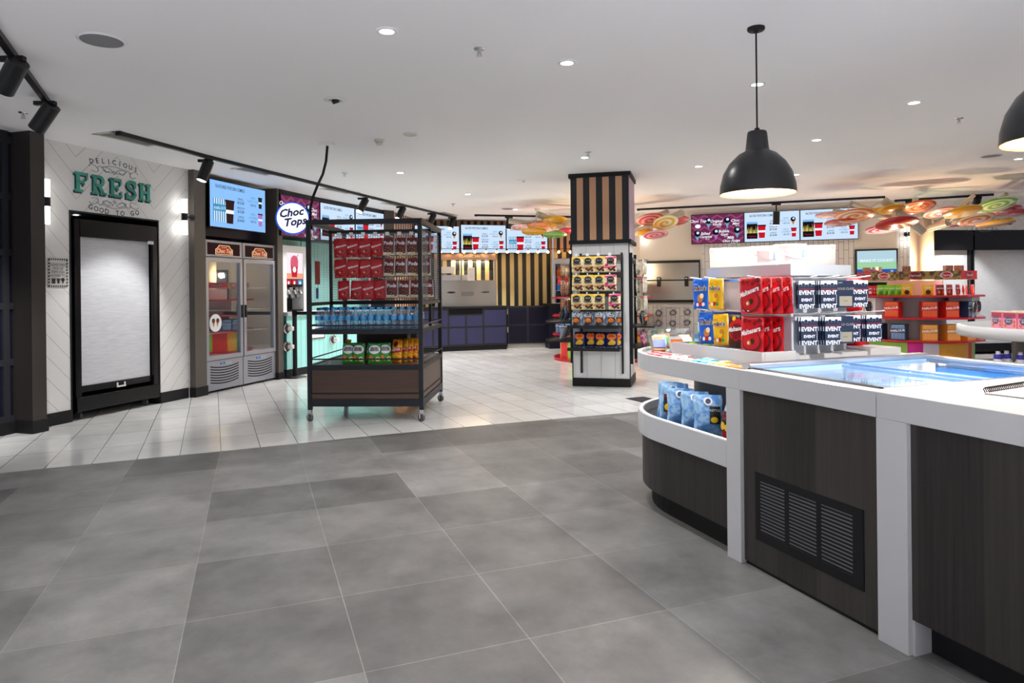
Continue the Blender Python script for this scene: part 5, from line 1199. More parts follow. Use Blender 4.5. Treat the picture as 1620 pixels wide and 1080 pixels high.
for k in range(4):
    product('black' if k % 2 else 'chip_blue', Ml @ T(.13 + k * .16, -.18, .852) @ R(random.uniform(-.4, .4)) @ R(-.2, 'X'), '%s blue or black chip bag on the upper left pillar shelf' % ORD[k], 'chip bags on the upper left pillar shelf')
    product('white', Ml @ T(.12 + k * .16, -.2, .602) @ R(.2) @ R(-.45, 'X'), '%s leaning white and blue chip bag on the lower left pillar shelf' % ORD[k], 'white chip bags on the lower left pillar shelf')
    product('black', Mr @ T(.12 + k * .16, -.16, .802) @ R(random.uniform(-.4, .4)) @ R(-.15, 'X'), '%s black chip bag on the upper right pillar shelf' % ORD[k], 'black chip bags on the upper right pillar shelf')
    product('pink', Mr @ T(.12 + k * .14, -.16, .532) @ R(random.uniform(-.3, .3)) @ R(-.15, 'X'), '%s pink sweet packet on the lower right pillar shelf' % ORD[k], 'pink packets on the lower right pillar shelf')
# floor drain
p = P(1018, 632); t = thing('floor_grate', 'black slotted floor grate set in the white tiles right of the pillar', 'floor grate', frame((p[0], p[1], .0), A1 + .1))
MB().box(-.17, .17, -.13, .13, .0, .004, black_matt).build('frame', t); s = MB()
for k in range(9): s.box(-.15, .15, -.11 + k * .026, -.10 + k * .026, .004, .007, rubber)
s.build('bars', t)
# ================================================================ front island counter (frame ISL: x along front towards viewer, y into the counter)
RC, RR, IW = -.72, .68, 1.36
def outline(r0, x1, n=24, inset=0.):
    """front edge straight, rounded far end, open box towards the viewer"""
    c = (RC, RR); r = r0 - inset
    pts = [(x1, inset)] + [(c[0] - r * sin(a), c[1] - r * cos(a)) for a in [pi * i / n for i in range(n + 1)]] + [(x1, IW - inset)]
    return pts[::-1] if False else pts
def ring(s, r_out, r_in, z0, z1, m, x1, mi_=None):
    n = 28; A = [(RC - r_out * sin(pi * i / n), RR - r_out * cos(pi * i / n)) for i in range(n + 1)]; B = [(RC - r_in * sin(pi * i / n), RR - r_in * cos(pi * i / n)) for i in range(n + 1)]
    A = [(x1, RR - r_out)] + A + [(x1, RR + r_out)]; B = [(x1, RR - r_in)] + B + [(x1, RR + r_in)]; k = len(A)
    vs = [(x, y, z) for z in (z0, z1) for L in (A, B) for x, y in L]
    f = []
    for i in range(k - 1):
        f += [(i, i + 1, 2 * k + i + 1, 2 * k + i)[::-1], (k + i, 3 * k + i, 3 * k + i + 1, k + i + 1)[::-1], (2 * k + i, 2 * k + i + 1, 3 * k + i + 1, 3 * k + i)[::-1], (i, k + i, k + i + 1, i + 1)[::-1]]
    f += [(0, 2 * k, 3 * k, k)[::-1], (k - 1, 2 * k - 1, 4 * k - 1, 3 * k - 1)[::-1]]
    s.add(vs, f, m); return s
def slab_shape(s, r, z0, z1, m, x1, top=None):
    pts = [(x1, RR - r)] + [(RC - r * sin(pi * i / 28), RR - r * cos(pi * i / 28)) for i in range(29)] + [(x1, RR + r)]
    s.prism(pts[::-1], z0, z1, m, top=top); return s
ZT = .91
grey_lip = mat('lip_face_white', (.70, .70, .70), .35)
shelf_grey = mat('shelf_charcoal', (.05, .052, .058), .45)
t = thing('island_counter', 'long white and dark oak island counter with rounded end in the right foreground', 'counter', ISL)
# rounded end: lower cabinet, shelf, canopy
slab_shape(MB(), .60, 0, .10, black_matt, -.1).build('plinth', t)
s = MB(); slab_shape(s, .655, .118, .425, dark_wood, -.1); s.build('rounded_cabinet', t)
ring(MB(), .68, .645, .425, .557, white_solid, -.1).build('shelf_rim', t, bevel=.004)
slab_shape(MB(), .645, .425, .505, shelf_grey, -.1).build('shelf', t)
ring(MB(), .668, .655, .5572, .5585, em('led_edge', '#ffffff', 1.6), -.1).build('lit_edge', t)
ring(MB(), .60, .57, .808, .8145, em('fill_glow_under_top', '#f4f8ff', 7.), -.1).build('fill_glow_ring', t)  # added glowing ring, hidden under the top, brightens the chip bags
slab_shape(MB(), .34, .505, .815, shelf_grey, -.1).build('shelf_core', t)
s = MB(); slab_shape(s, .679, .815, ZT - .02, white_solid, 0.); s.build('rounded_top', t)
ring(MB(), .68, .655, .815, ZT, white_solid, -.001).build('top_rim', t, bevel=.003)
# straight part
XE = 2.6
for a, b in ((-.10, .0), (.75, .875)): MB().box(a, b, .0, .05, 0, .815, white_solid).build('post', t, bevel=.002)
MB().box(.0, .75, .02, .05, .018, .815, dark_wood).box(.0, .75, .03, .06, 0, .02, black_matt).build('oak_panel', t)
MB().box(.875, XE, .02, .05, .125, .815, dark_wood).build('oak_panel', t); MB().box(.875, XE, .10, .13, 0, .125, black_matt).build('plinth', t)
MB().box(.875, .885, .02, .12, .0, .125, white_solid).build('post_return', t)
MB().box(-.1, XE, IW - .05, IW, 0, .815, dark_wood).build('rear_panel', t)
MB().box(-.1, -.06, .05, IW - .05, 0, .815, shelf_grey).build('end_panel', t)
FX0, FX1, FY0, FY1 = -.06, .70, .085, 1.27
MB().box(.0, .748, 0, FY0 - .012, .815, ZT, white_solid).build('front_rim', t, bevel=.003)
MB().box(.752, XE, 0, IW, .815, ZT, white_solid).build('worktop', t, bevel=.003)
MB().box(.0, .748, FY1 + .012, IW, .815, ZT, white_solid).build('rear_rim', t); MB().box(FX1 + .012, .752, FY0 - .012, FY1 + .012, .815, ZT, white_solid).build('cross_rim', t)
# grille
g0 = on(ISL, 1190, 746.5); g1 = on(ISL, 1361, 870); z1 = on(ISL, 1190, 746.5)[1]; z0 = on(ISL, 1190, 852.5)[1]
gt = thing('vent_grille', 'black metal vent grille in the dark oak island panel', 'vent grille', ISL @ T(0, .02, 0)); gx0, gx1 = g0[0], g1[0]
s = MB(); W3 = gx1 - gx0; fr_ = .03; gm = black_matt
s.box(gx0, gx1, -.004, 0, z1 - .035, z1, gm); s.box(gx0, gx1, -.004, 0, z0, z0 + .04, gm); xs4 = [gx0, gx0 + W3 * .345, gx0 + W3 * .665, gx1 - fr_]; 
s.box(gx0, gx0 + fr_, -.004, 0, z0 + .04, z1 - .035, gm); s.box(gx1 - .05, gx1, -.004, 0, z0 + .04, z1 - .035, gm)
for f_ in (.33, .63): s.box(gx0 + W3 * f_ - .012, gx0 + W3 * f_ + .012, -.004, 0, z0 + .04, z1 - .035, gm)
s.build('frame', gt)
MB().box(gx0 + .01, gx1 - .01, -.0012, -.0006, z0 + .01, z1 - .01, mat('grille_back_grey', (.17, .17, .18), .6)).build('backing', gt)
s = MB(); n = 15; zz0, zz1 = z0 + .04, z1 - .035
for k in range(n): z = zz0 + (zz1 - zz0) * (k + .5) / n; s.box(gx0 + fr_, gx1 - .05, -.0038, -.0006, z - .0058, z + .0022, gm)
s.build('bars', gt)
# chest freezer sunk in the counter
fz = thing('chest_freezer', 'glass topped chest freezer glowing blue, sunk in the island counter', 'freezer', ISL)
blue_in = mat('freezer_blue_wall', '#5f95c8', .35); white_in = mat('freezer_white_liner', '#dfeaff', .4); blue_rim = mat('freezer_rim_blue', '#3d76af', .4)
fzl = em('freezer_lamp', '#cfe4ff', 5.)
s = MB(); x0, x1, y0, y1 = FX0 + .03, FX1 - .02, FY0 + .02, FY1 - .03
s.quad([(x0, y0, .35), (x1, y0, .35), (x1, y1, .35), (x0, y1, .35)], white_in)
for a, b in (((x0, y0), (x1, y0)), ((x1, y0), (x1, y1)), ((x1, y1), (x0, y1)), ((x0, y1), (x0, y0))): s.quad([(a[0], a[1], .35), (a[0], a[1], .84), (b[0], b[1], .84), (b[0], b[1], .35)], white_in)
for a, b in (((x0, y0), (x1, y0)), ((x1, y0), (x1, y1)), ((x1, y1), (x0, y1)), ((x0, y1), (x0, y0))): s.quad([(a[0], a[1], .84), (a[0], a[1], .905), (b[0], b[1], .905), (b[0], b[1], .84)], blue_in)
s.build('liner', fz)
s = MB(); s.box(FX0 - .02, FX1, FY1 - .03, FY1 + .01, .86, .922, alu); s.box(FX0 - .03, FX0 + .03, FY0, FY1 + .01, .90, .93, alu); s.build('raised_frame', fz, bevel=.006)
s = MB(); s.box(FX0 + .03, FX1 - .01, FY0 - .01, FY0 + .025, .88, .9115, black_matt); s.box(FX1 - .03, FX1 + .012, FY0, FY1, .88, .906, alu); s.build('glass_track', fz)
ym_ = (FY0 + FY1) / 2
MB().box(FX0 + .03, FX1 - .03, FY0 + .02, ym_ + .02, .885, .891, freezer_glass).build('glass_lid', fz); MB().box(FX0 + .03, FX1 - .03, ym_ - .02, FY1 - .03, .897, .903, freezer_glass).build('glass_lid', fz)
s = MB(); lb_ = mat('lid_edge_blue', '#a9cdf5', .3); s.box(FX0 + .03, FX1 - .03, ym_ - .03, ym_ - .015, .885, .900, lb_); s.box(FX0 + .03, FX1 - .03, ym_ + .02, ym_ + .032, .887, .907, lb_); s.box(FX0 + .03, FX0 + .045, FY0 + .02, FY1 - .03, .885, .903, lb_); s.build('lid_edge', fz)
MB().box(.30, .42, FY1 - .045, FY1 - .03, .87, .90, blue_rim).build('lid_handle', fz)
for yb in (.38, .68, .98):
    s = MB(); mesh_m = mat('basket_wire', (.75, .8, .9), .4)
    for k in range(24): xx = x0 + .01 + (x1 - x0 - .02) * k / 23; s.box(xx - .0015, xx + .0015, yb - .0015, yb + .0015, .42, .82, mesh_m)
    for z in (.42, .5, .58, .66, .74, .82): s.box(x0, x1, yb - .0015, yb + .0015, z - .002, z + .002, mesh_m)
    s.build('wire_divider', fz)
MB().box(FX0 + .2, FX0 + .32, .55, .60, .62, .84, mat('inner_card', '#d8d4c8', .5)).build('divider_card', fz)
MB().box(x0 + .02, x1 - .02, y1 - .03, y1 - .015, .80, .825, fzl).build('lamp', fz)
l = bpy.data.lights.new('freezer_glow', 'AREA'); l.shape = 'RECTANGLE'; l.size = .5; l.size_y = .1; l.energy = 2; l.color = (.82, .91, 1); o = bpy.data.objects.new('freezer_glow', l); COL.objects.link(o); o.matrix_world = ISL @ T(.3, y1 - .08, .8)
for q_, sz, m_ in (((x1 - .03, .68, .78), 1.0, R(pi / 2, 'Y')), ((.32, y1 - .04, .80), .6, R(-pi / 2) @ R(pi / 2, 'Y'))):
    l = bpy.data.lights.new('freezer_glow', 'AREA'); l.shape = 'RECTANGLE'; l.size = .05; l.size_y = sz; l.energy = 1.5; l.color = (.82, .91, 1); o = bpy.data.objects.new('freezer_glow', l); COL.objects.link(o); o.matrix_world = ISL @ T(*q_) @ m_
icep = [('ice_cream_box', '#3a6fc0'), ('ice_cream_box', '#2a4a9a'), ('ice_cream_box', '#e8e8f2'), ('ice_cream_box', '#c8a050')]
for k in range(8):
    c = icep[k % 4][1]; m = mat('icebox' + c, c, .4); xx = x0 + .1 + (k % 4) * .16; yy = .62 + (k // 4) * .30
    tag(MB().box(-.06, .06, -.11, .11, 0, .10, m).box(-.05, .05, -.08, .08, .10, .101, p_white).build('ice_cream_box', M=ISL @ T(xx, yy, .351)), '%s ice cream box from the far end in the %s row of the chest freezer' % (ORD[k % 4], ['middle', 'rear'][k // 4]), 'ice cream box', 'boxes inside the chest freezer')
# ring-bound notebook
a = P(1555, 623, ZT); b = P(1625, 612, ZT); ang = math.atan2(b[1] - a[1], b[0] - a[0])
t = thing('notebook', 'white spiral bound notebook on the worktop at the right edge', 'notebook', frame((a[0], a[1], ZT), ang))
MB().box(.0, .30, -.21, -.008, 0, .006, mat('paper', (.8, .8, .8), .6)).box(-.002, .302, -.212, -.006, 0, .0015, black_matt).build('pages', t)
s = MB()
for k in range(22):
    xx = .012 + k * .0128; Q = Matrix.Translation((xx, -.004, .009)) @ Matrix.Rotation(pi / 2, 4, 'Y')
    pr = [(.008 * cos(q) , .008 * sin(q)) for q in [2 * pi * i / 10 for i in range(11)]]
    s.path([(xx + i * .0006, -.006 + .010 * cos(2 * pi * i / 10), .012 + .0115 * sin(2 * pi * i / 10)) for i in range(11)], .0019, black_matt, 5)
s.build('spiral', t)
# chip bags on the lower shelf
zs = .506
for k, (kk, e1_, e2_, a_, lb) in enumerate((('chip_lion', -.20, .10, -.10, 'chip bag with red print standing nearest the white post on the lower shelf'), ('chip_blue', -.40, .12, .95, 'blue chip bag, second from the white post on the lower shelf'), ('chip_blue', -.53, .13, .9, 'blue chip bag, third from the white post on the lower shelf'), ('chip_blue', -.67, .13, .85, 'blue chip bag, fourth from the white post on the lower shelf'),
                                         ('chip_lion', -.80, .17, .75, 'blue chip bag, fifth from the white post on the lower shelf'), ('chip_blue', -.92, .22, .6, 'farthest blue chip bag on the lower island shelf'))):
    product(kk, ISL @ T(e1_, e2_, zs) @ R(a_) @ R(-.18, 'X'), lb, 'chip bags on the lower island shelf')
# upper tray tier
tier_z = .965
t = thing('tray_tier', 'low white raised tray along the rounded end of the island', 'tray', ISL @ T(0, 0, ZT - .02))
MB().box(-.95, -.16, .27, .29, 0, .075, white_solid).box(-.18, -.16, .29, .49, 0, .075, white_solid).box(-.95, -.93, .29, 1.1, 0, .075, white_solid).box(-.93, -.22, .29, 1.2, 0, .045, white_solid).box(-.40, -.20, 1.05, 1.28, 0, .06, white_solid).build('body', t, bevel=.002)
# display rack
RZ = 1.415; RX0, RX1, RY0, RY1 = -.86, -.20, .50, 1.04
rw = mat('rack_white', (.50, .53, .58), .35)
t = thing('sweet_rack', 'white double tier display rack on the island hung with pouches and gift cards', 'display rack', ISL @ T(0, 0, ZT + .025))
h_ = RZ - ZT - .025
FAng = math.atan2(.54, -.15); FM = T(RX1, RY0, 0) @ R(FAng); FL = .56
MB().prism([(RX0, RY0), (RX1, RY0), (RX1 - .15, RY1), (RX0, RY1)], -.044, h_ - .055, rw).build('body', t, bevel=.003)
MB().prism([(RX0 - .01, RY0 - .03), (RX1 + .03, RY0 - .03), (RX1 - .125, RY1 + .01), (RX0 - .01, RY1 + .01)], h_ - .06, h_, rw).build('top_band', t, bevel=.003)
MB().box(0, FL, -.02, -.0005, .185, .205, rw, M=FM).build('middle_band', t); None
for z in (.215, h_ - .075):
    MB().box(RX0 + .01, RX1 - .01, RY0 - .008, RY0, z - .008, z + .008, chrome).build('hook_rail', t); MB().box(.01, FL - .01, -.008, -.0005, z - .008, z + .008, chrome, M=FM).build('hook_rail', t)
# pouches hanging on the left side (outward = -y)
zb0 = ZT + .025
def hang_hook(M, label, grp, L=.2): tag(MB().path([(0, 0, 0), (0, -L * .6, .002), (0, -L, .012)], .0035, mat('hook_white', (.75, .75, .75), .3, .3), 6).build('peg_hook', M=M), label, 'hook', grp)
spec = [('mm_blue', -.80, h_ - .25, 'upper', 'blue sweet pouch'), ('mm_yel', -.665, h_ - .245, 'upper', 'yellow sweet pouch'), ('malt_big', -.30, h_ - .26, 'upper', 'red pouch of chocolate balls'),
        ('mm_blue', -.74, .03, 'lower', 'blue sweet pouch'), ('mm_yel', -.615, .03, 'lower', 'yellow sweet pouch'), ('malt_dark', -.475, .03, 'lower', 'dark red pouch of chocolate balls'), ('malt_big', -.30, .012, 'lower', 'red pouch of chocolate balls')]
for i, (kk, x, z, tn, what) in enumerate(spec):
    hang_hook(ISL @ T(x, RY0, zb0 + (h_ - .07 if tn == 'upper' else .225)), 'white peg hook holding the %s %s row' % (what, tn), 'peg hooks on the sweet rack')
    n = {'malt_big': 4, 'mm_blue': 2}.get(kk, 1)
    if tn == 'lower' and kk == 'malt_big': n = 3
    for k in range(n):
        yy = RY0 - .17 + k * .042 if kk == 'malt_big' else RY0 - .12 + k * .06
        xx = x + (k * .028 if kk == 'malt_big' else 0)
        product(kk, ISL @ T(xx, yy, zb0 + max(z, -.0)) @ R((-.0 if k == 0 else random.uniform(-.1, .1)) + .12) @ R(random.uniform(-.06, .06), 'Y'), '%s %s, %s row of the sweet rack' % (['front', 'second', 'third', 'rear'][k] if n > 1 else 'single', what, tn), 'pouches on the sweet rack')
# gift cards on the right hand face (outward = +x)
MFc = ISL @ T(RX1, RY0, zb0) @ R(FAng)    # x along island depth, -y outwards
card_navy = mat('card_navy', '#12203c', .35); card_gold = mat('card_gold_panel', '#8f8a78', .35); card_wht = mat('card_white', '#dfe3ec', .4); card_red = mat('card_red_print', '#7a1626', .4)
def card_mb(kind):
    s = MB(); w_, h2 = .092, .145
    s.box(-w_ / 2, w_ / 2, -.004, .004, 0, h2, card_navy)
    y = -.0046
    if kind == 'gold':
        s.rect(-w_ * .4, w_ * .4, h2 * .06, h2 * .42, y, card_gold); s.text('GOLD CLASS', 0, h2 * .66, .0165, y, card_gold, bold=.02); s.text('EVENT', 0, h2 * .22, .009, y - .0003, card_navy); s.text('EVENT', -.03, h2 * .9, .008, y, card_wht)
    else:
        s.rect(-w_ * .5, w_ * .5, h2 * .80, h2, y, card_wht); s.text('EVENT', 0, h2 * .50, .030, y - .0003, card_wht, bold=.03); s.text('EVENT', 0, h2 * .26, .021, y - .0005, card_wht, bold=.03); s.text('EVENT', 0, h2 * .01, .029, y - .0003, card_wht, bold=.03)
        for k in range(5): s.disc(-w_ * .4 + k * w_ * .2, h2 * .81 + (k % 2) * h2 * .04, .010, y - .0002, card_navy, 10)
        s.rect(-w_ * .5, w_ * .5, h2 * .64, h2 * .74, y - .0002, card_navy); s.text('MOVIE MONEY', 0, h2 * .655, .0125, y - .0006, card_red, bold=.03); s.text('EVENT', -.03, h2 * .92, .007, y, card_navy)
        for z in (.15, .22, .29, .36, .43): s.rect(w_ * .44, w_ * .47, h2 * z, h2 * z + .006, y - .0006, card_wht)
    return s
MAKE['card_event'] = ('gift_card', lambda: card_mb('event'), 'gift card', None); MAKE['card_gold'] = ('gift_card', lambda: card_mb('gold'), 'gift card', None)
cards = [('upper', h_ - .075, ((.06, 'card_event', 2, .05), (.185, 'card_event', 4, .10), (.315, 'card_gold', 4, .12), (.47, 'card_event', 3, .12))),
         ('lower', .215, ((.06, 'card_event', 2, .06), (.165, 'card_event', 4, .13), (.295, 'card_gold', 6, .13), (.43, 'card_event', 3, .10), (.52, 'card_event', 3, .17)))]
for tn, z, row in cards:
    for i, (x, kk, n, out) in enumerate(row):
        hang_hook(MFc @ T(x, 0, z), 'white peg hook, %s from the left in the %s gift card row' % (ORD[i], tn), 'peg hooks of the gift cards', out + .06)
        for k in range(n): product(kk, MFc @ T(x + random.uniform(-.003, .003), -out + k * .013, z - .158) @ R(-.5 + random.uniform(-.05, .05)), '%s %s gift card on the %s hook of the %s card row' % (['front', 'second', 'third', 'fourth', 'fifth', 'sixth'][k], 'gold panelled black' if kk == 'card_gold' else 'white and navy', ORD[i], tn), 'gift cards on the sweet rack')
# red pouches behind on the rack's far side
for k in range(3):
    for tn, z in (('upper', h_ - .27), ('lower', .0)): product('malt_big', ISL @ T(RX1 - .24 - k * .16, RY1 + .12, zb0 + max(z, 0)) @ R(pi + .2), '%s red pouch on the %s row behind the gift cards, rear side of the rack' % (ORD[k], tn), 'red pouches on the rear of the sweet rack')
# buckets on top
glow_w = mat('bucket_white', (.95, .95, .96), .35, trans=.0)
nt_ = glow_w.node_tree; tl_ = nt_.nodes.new('ShaderNodeBsdfTranslucent'); tl_.inputs[0].default_value = (.95, .95, .97, 1); mx_ = nt_.nodes.new('ShaderNodeMixShader'); mx_.inputs[0].default_value = .55; nt_.links.new(nt_.nodes['Principled BSDF'].outputs[0], mx_.inputs[1]); nt_.links.new(tl_.outputs[0], mx_.inputs[2]); nt_.links.new(mx_.outputs[0], nt_.nodes['Material Output'].inputs[0])
glow_w = glow_w; bk_pink = mat('bucket_pink_print', '#f6dcde', .4); bk_blue = mat('bucket_blue_print', '#a8c8e8', .4)
for i, (x, y) in enumerate(((-.62, .68), (-.40, .68))):
    t = thing('popcorn_bucket', ['left', 'right'][i] + ' white plastic bucket with a drooping handle on top of the sweet rack', 'bucket', ISL @ T(x, y, RZ) @ R(1.5))
    MB().lathe([(0, 0), (.068, 0), (.082, .105), (.088, .105), (.088, .118), (.08, .118), (.066, .004), (0, .004)], glow_w, 32).build('body', t)
    MB().lathe([(.0735, .025), (.0815, .09)], bk_pink, 10, a0=-2.6, a1=-1.7).build('pink_print', t); MB().lathe([(.0745, .035), (.0815, .085)], bk_blue, 6, a0=-1.35, a1=-1.0).build('blue_print', t)
    MB().path([(.093 * cos(a), -.075 * abs(sin(a)) * 1.0 - .0, .105 - .07 * abs(sin(a))) for a in [pi * q / 14 for q in range(15)]], .005, glow_w, 6).build('handle', t)
# small goods on the tray
def bar_packet(name, M, c, label, grp, w_=.05, l_=.14, c2=None):
    s = MB(); m = foil('wrap_' + c.strip('#'), c, .3, c2, 60); n = 6
    prof = [(-l_ / 2, .002, w_ * .5), (-l_ / 2 + .012, .003, w_ * .48), (-l_ / 2 + .025, .012, w_ * .44), (l_ / 2 - .025, .012, w_ * .44), (l_ / 2 - .012, .003, w_ * .48), (l_ / 2, .002, w_ * .5)]
    vs = []
    for x, hh, ww in prof: vs += [(x, -ww, .001), (x, -ww * .7, hh), (x, ww * .7, hh), (x, ww, .001)]
    fs = []
    for j in range(5): fs += [(j * 4 + i, j * 4 + i + 1, (j + 1) * 4 + i + 1, (j + 1) * 4 + i) for i in range(3)] + [(j * 4 + 3, j * 4, (j + 1) * 4, (j + 1) * 4 + 3)]
    fs += [(0, 3, 2, 1), (20, 21, 22, 23)]
    s.add(vs, [f[::-1] for f in fs], m, True); s.box(-l_ * .2, l_ * .2, -w_ * .18, w_ * .18, .0115, .0128, p_white)
    o = s.build(name, M=M); return tag(o, label, 'packet', grp)
rnd = random.Random(4)
rows_ = [('#c01a22', 'red', -.98, .14, .18, 10), ('#e0524a', 'red and white', -.78, .15, .17, 8), ('#2f9cc8', 'light blue', -.52, .155, .15, 7), ('#f0a02a', 'orange', -.36, .15, .15, 6)]
for c, nm, x0_, y0_, yw, n in rows_:
    for k in range(n):
        bar_packet('sweet_packet', ISL @ T(x0_ + (k % 5) * .045 + .02, y0_ + (k // 5) * .06 - .03, ZT - .019 + (k // 5) * .004 + .003 * (k % 2)) @ R(pi / 2 + rnd.uniform(-.4, .4)), c, '%s %s flat packet lying in the front tray of the rounded end' % (ORD[k], nm), nm + ' flat packets in the front tray', .045, .11, '#f4e8e0' if 'white' in nm else None)
for i, (c, nm) in enumerate((('#5a3a8a', 'purple'), ('#8a2a3a', 'maroon'), ('#24203a', 'dark'), ('#c8905a', 'tan'))):
    for k in range(6): bar_packet('chocolate_bar', ISL @ T(-.88 + i * .16 + (k % 3) * .05, .335 + (k // 3) * .07, ZT + .025 + (k // 3) * .004) @ R(pi / 2 + rnd.uniform(-.3, .3)), c, '%s %s chocolate bar lying on the raised tray' % (ORD[k], nm), nm + ' bars on the raised tray', .045, .12)
# clear snack tubs at the rounded end
tub_cols = [(p_green, 'green'), (p_sky, 'pale blue'), (p_green, 'leaf green'), (p_blue, 'dark blue'), (p_orange, 'orange'), (p_cream, 'cream')]
for k, (m, nm) in enumerate(tub_cols):
    a_ = (-1.30, -1.22, -1.14, -1.06, -1.02, -1.12)[k]; b_ = (.44, .36, .30, .25, .36, .50)[k]
    t = thing('snack_tub', 'clear plastic snack tub with %s label leaning at the rounded end' % nm, 'snack tub', ISL @ T(a_, b_, ZT - .015) @ R(1.0 + .1 * k) @ R(-.6, 'X'), 'clear snack tubs at the rounded end')
    MB().box(-.045, .045, -.025, .025, 0, .14, acrylic).build('shell', t); MB().box(-.04, .04, -.027, -.0255, .02, .075, m).build('label_card', t); MB().box(-.038, .038, -.02, .02, .004, .10, [p_choc2, p_white, p_cream][k % 3]).build('sweets', t)
    MB().box(-.05, .05, -.03, .03, .14, .146, acrylic).build('lid', t)
for k in range(4): tag(MB().box(-.02, .02, -.03, .03, 0, .11, mat('gum_blue', '#1f86b8', .4)).box(-.021, .021, -.031, .031, .03, .08, p_white if k > 1 else p_sky).build('gum_box', M=ISL @ T(-1.05 + k * .07, .55 + k * .015, ZT - .02)), '%s blue gum box from the far end behind the snack tubs' % ORD[k], 'gum box', 'blue gum boxes on the island')
for k in range(2):
    t = thing('frog_sweet', 'bright green foil wrapped sweet, %s from the far end beside the gum boxes' % ORD[k], 'sweet', ISL @ T(-.93 + k * .13, .40 + k * .02, ZT + .02)); MB().lathe([(0, 0), (.03, .004), (.032, .018), (.015, .03), (0, .032)], f_ltgreen, 14).build('wrapper', t); t.scale = (1.5, .9, 1)
o = bottle_mb(.24, .03).build('water_bottle', M=ISL @ T(-.90, .46, ZT + .025)); tag(o, 'clear water bottle with light blue cap standing left of the blue pouches', 'water bottle'); MB().tube((0, 0, .214), (0, 0, .24), .015, cap_blue).build('cap', o); MB().lathe([(.0306, .09), (.0306, .15)], mat('pale_label', '#b8e0d8', .4), 14).build('wrapper', o)
# ================================================================ round candy stands
shelf_red = mat('stand_red', '#b8101c', .25, coat=.3); stand_white = mat('stand_white', (.66, .64, .65), .4)
band_cols = ['#f2b23c', '#e0302c', '#9bd04a', '#e01a9a', '#e6e4f0', '#f2b23c', '#e0302c', '#9bd04a']
def gift_box(M, c1, c2, label, grp, cache={}):
    if c1 not in cache:
        m = mat('gift_' + c1, c1, .35); m2 = mat('gift2_' + c2, c2, .3, emit=c2, es=.0); s = MB(); w_, d_, h_ = .20, .16, .235
        s.box(-w_ / 2, w_ / 2, -d_ / 2, d_ / 2, 0, h_, m)
        for k in range(9): s.rect(-w_ * .42 + k * w_ * .1, -w_ * .42 + k * w_ * .1 + w_ * .045, .015, h_ - .02, -d_ / 2 - .001, m2)
        s.rect(-w_ * .47, w_ * .47, h_ * .45, h_ * .72, -d_ / 2 - .002, m); s.text('PARLOUR', 0, h_ * .53, .045, -d_ / 2 - .003, p_white, rot=.08, bold=.03); s.rect(-w_ * .4, w_ * .4, h_ * .9, h_ * .94, -d_ / 2 - .002, m2)
        o = s.build('gift_box'); cache[c1] = o
    else: o = cache[c1].copy(); COL.objects.link(o)
    o.matrix_world = M; return tag(o, label, 'gift box', grp)
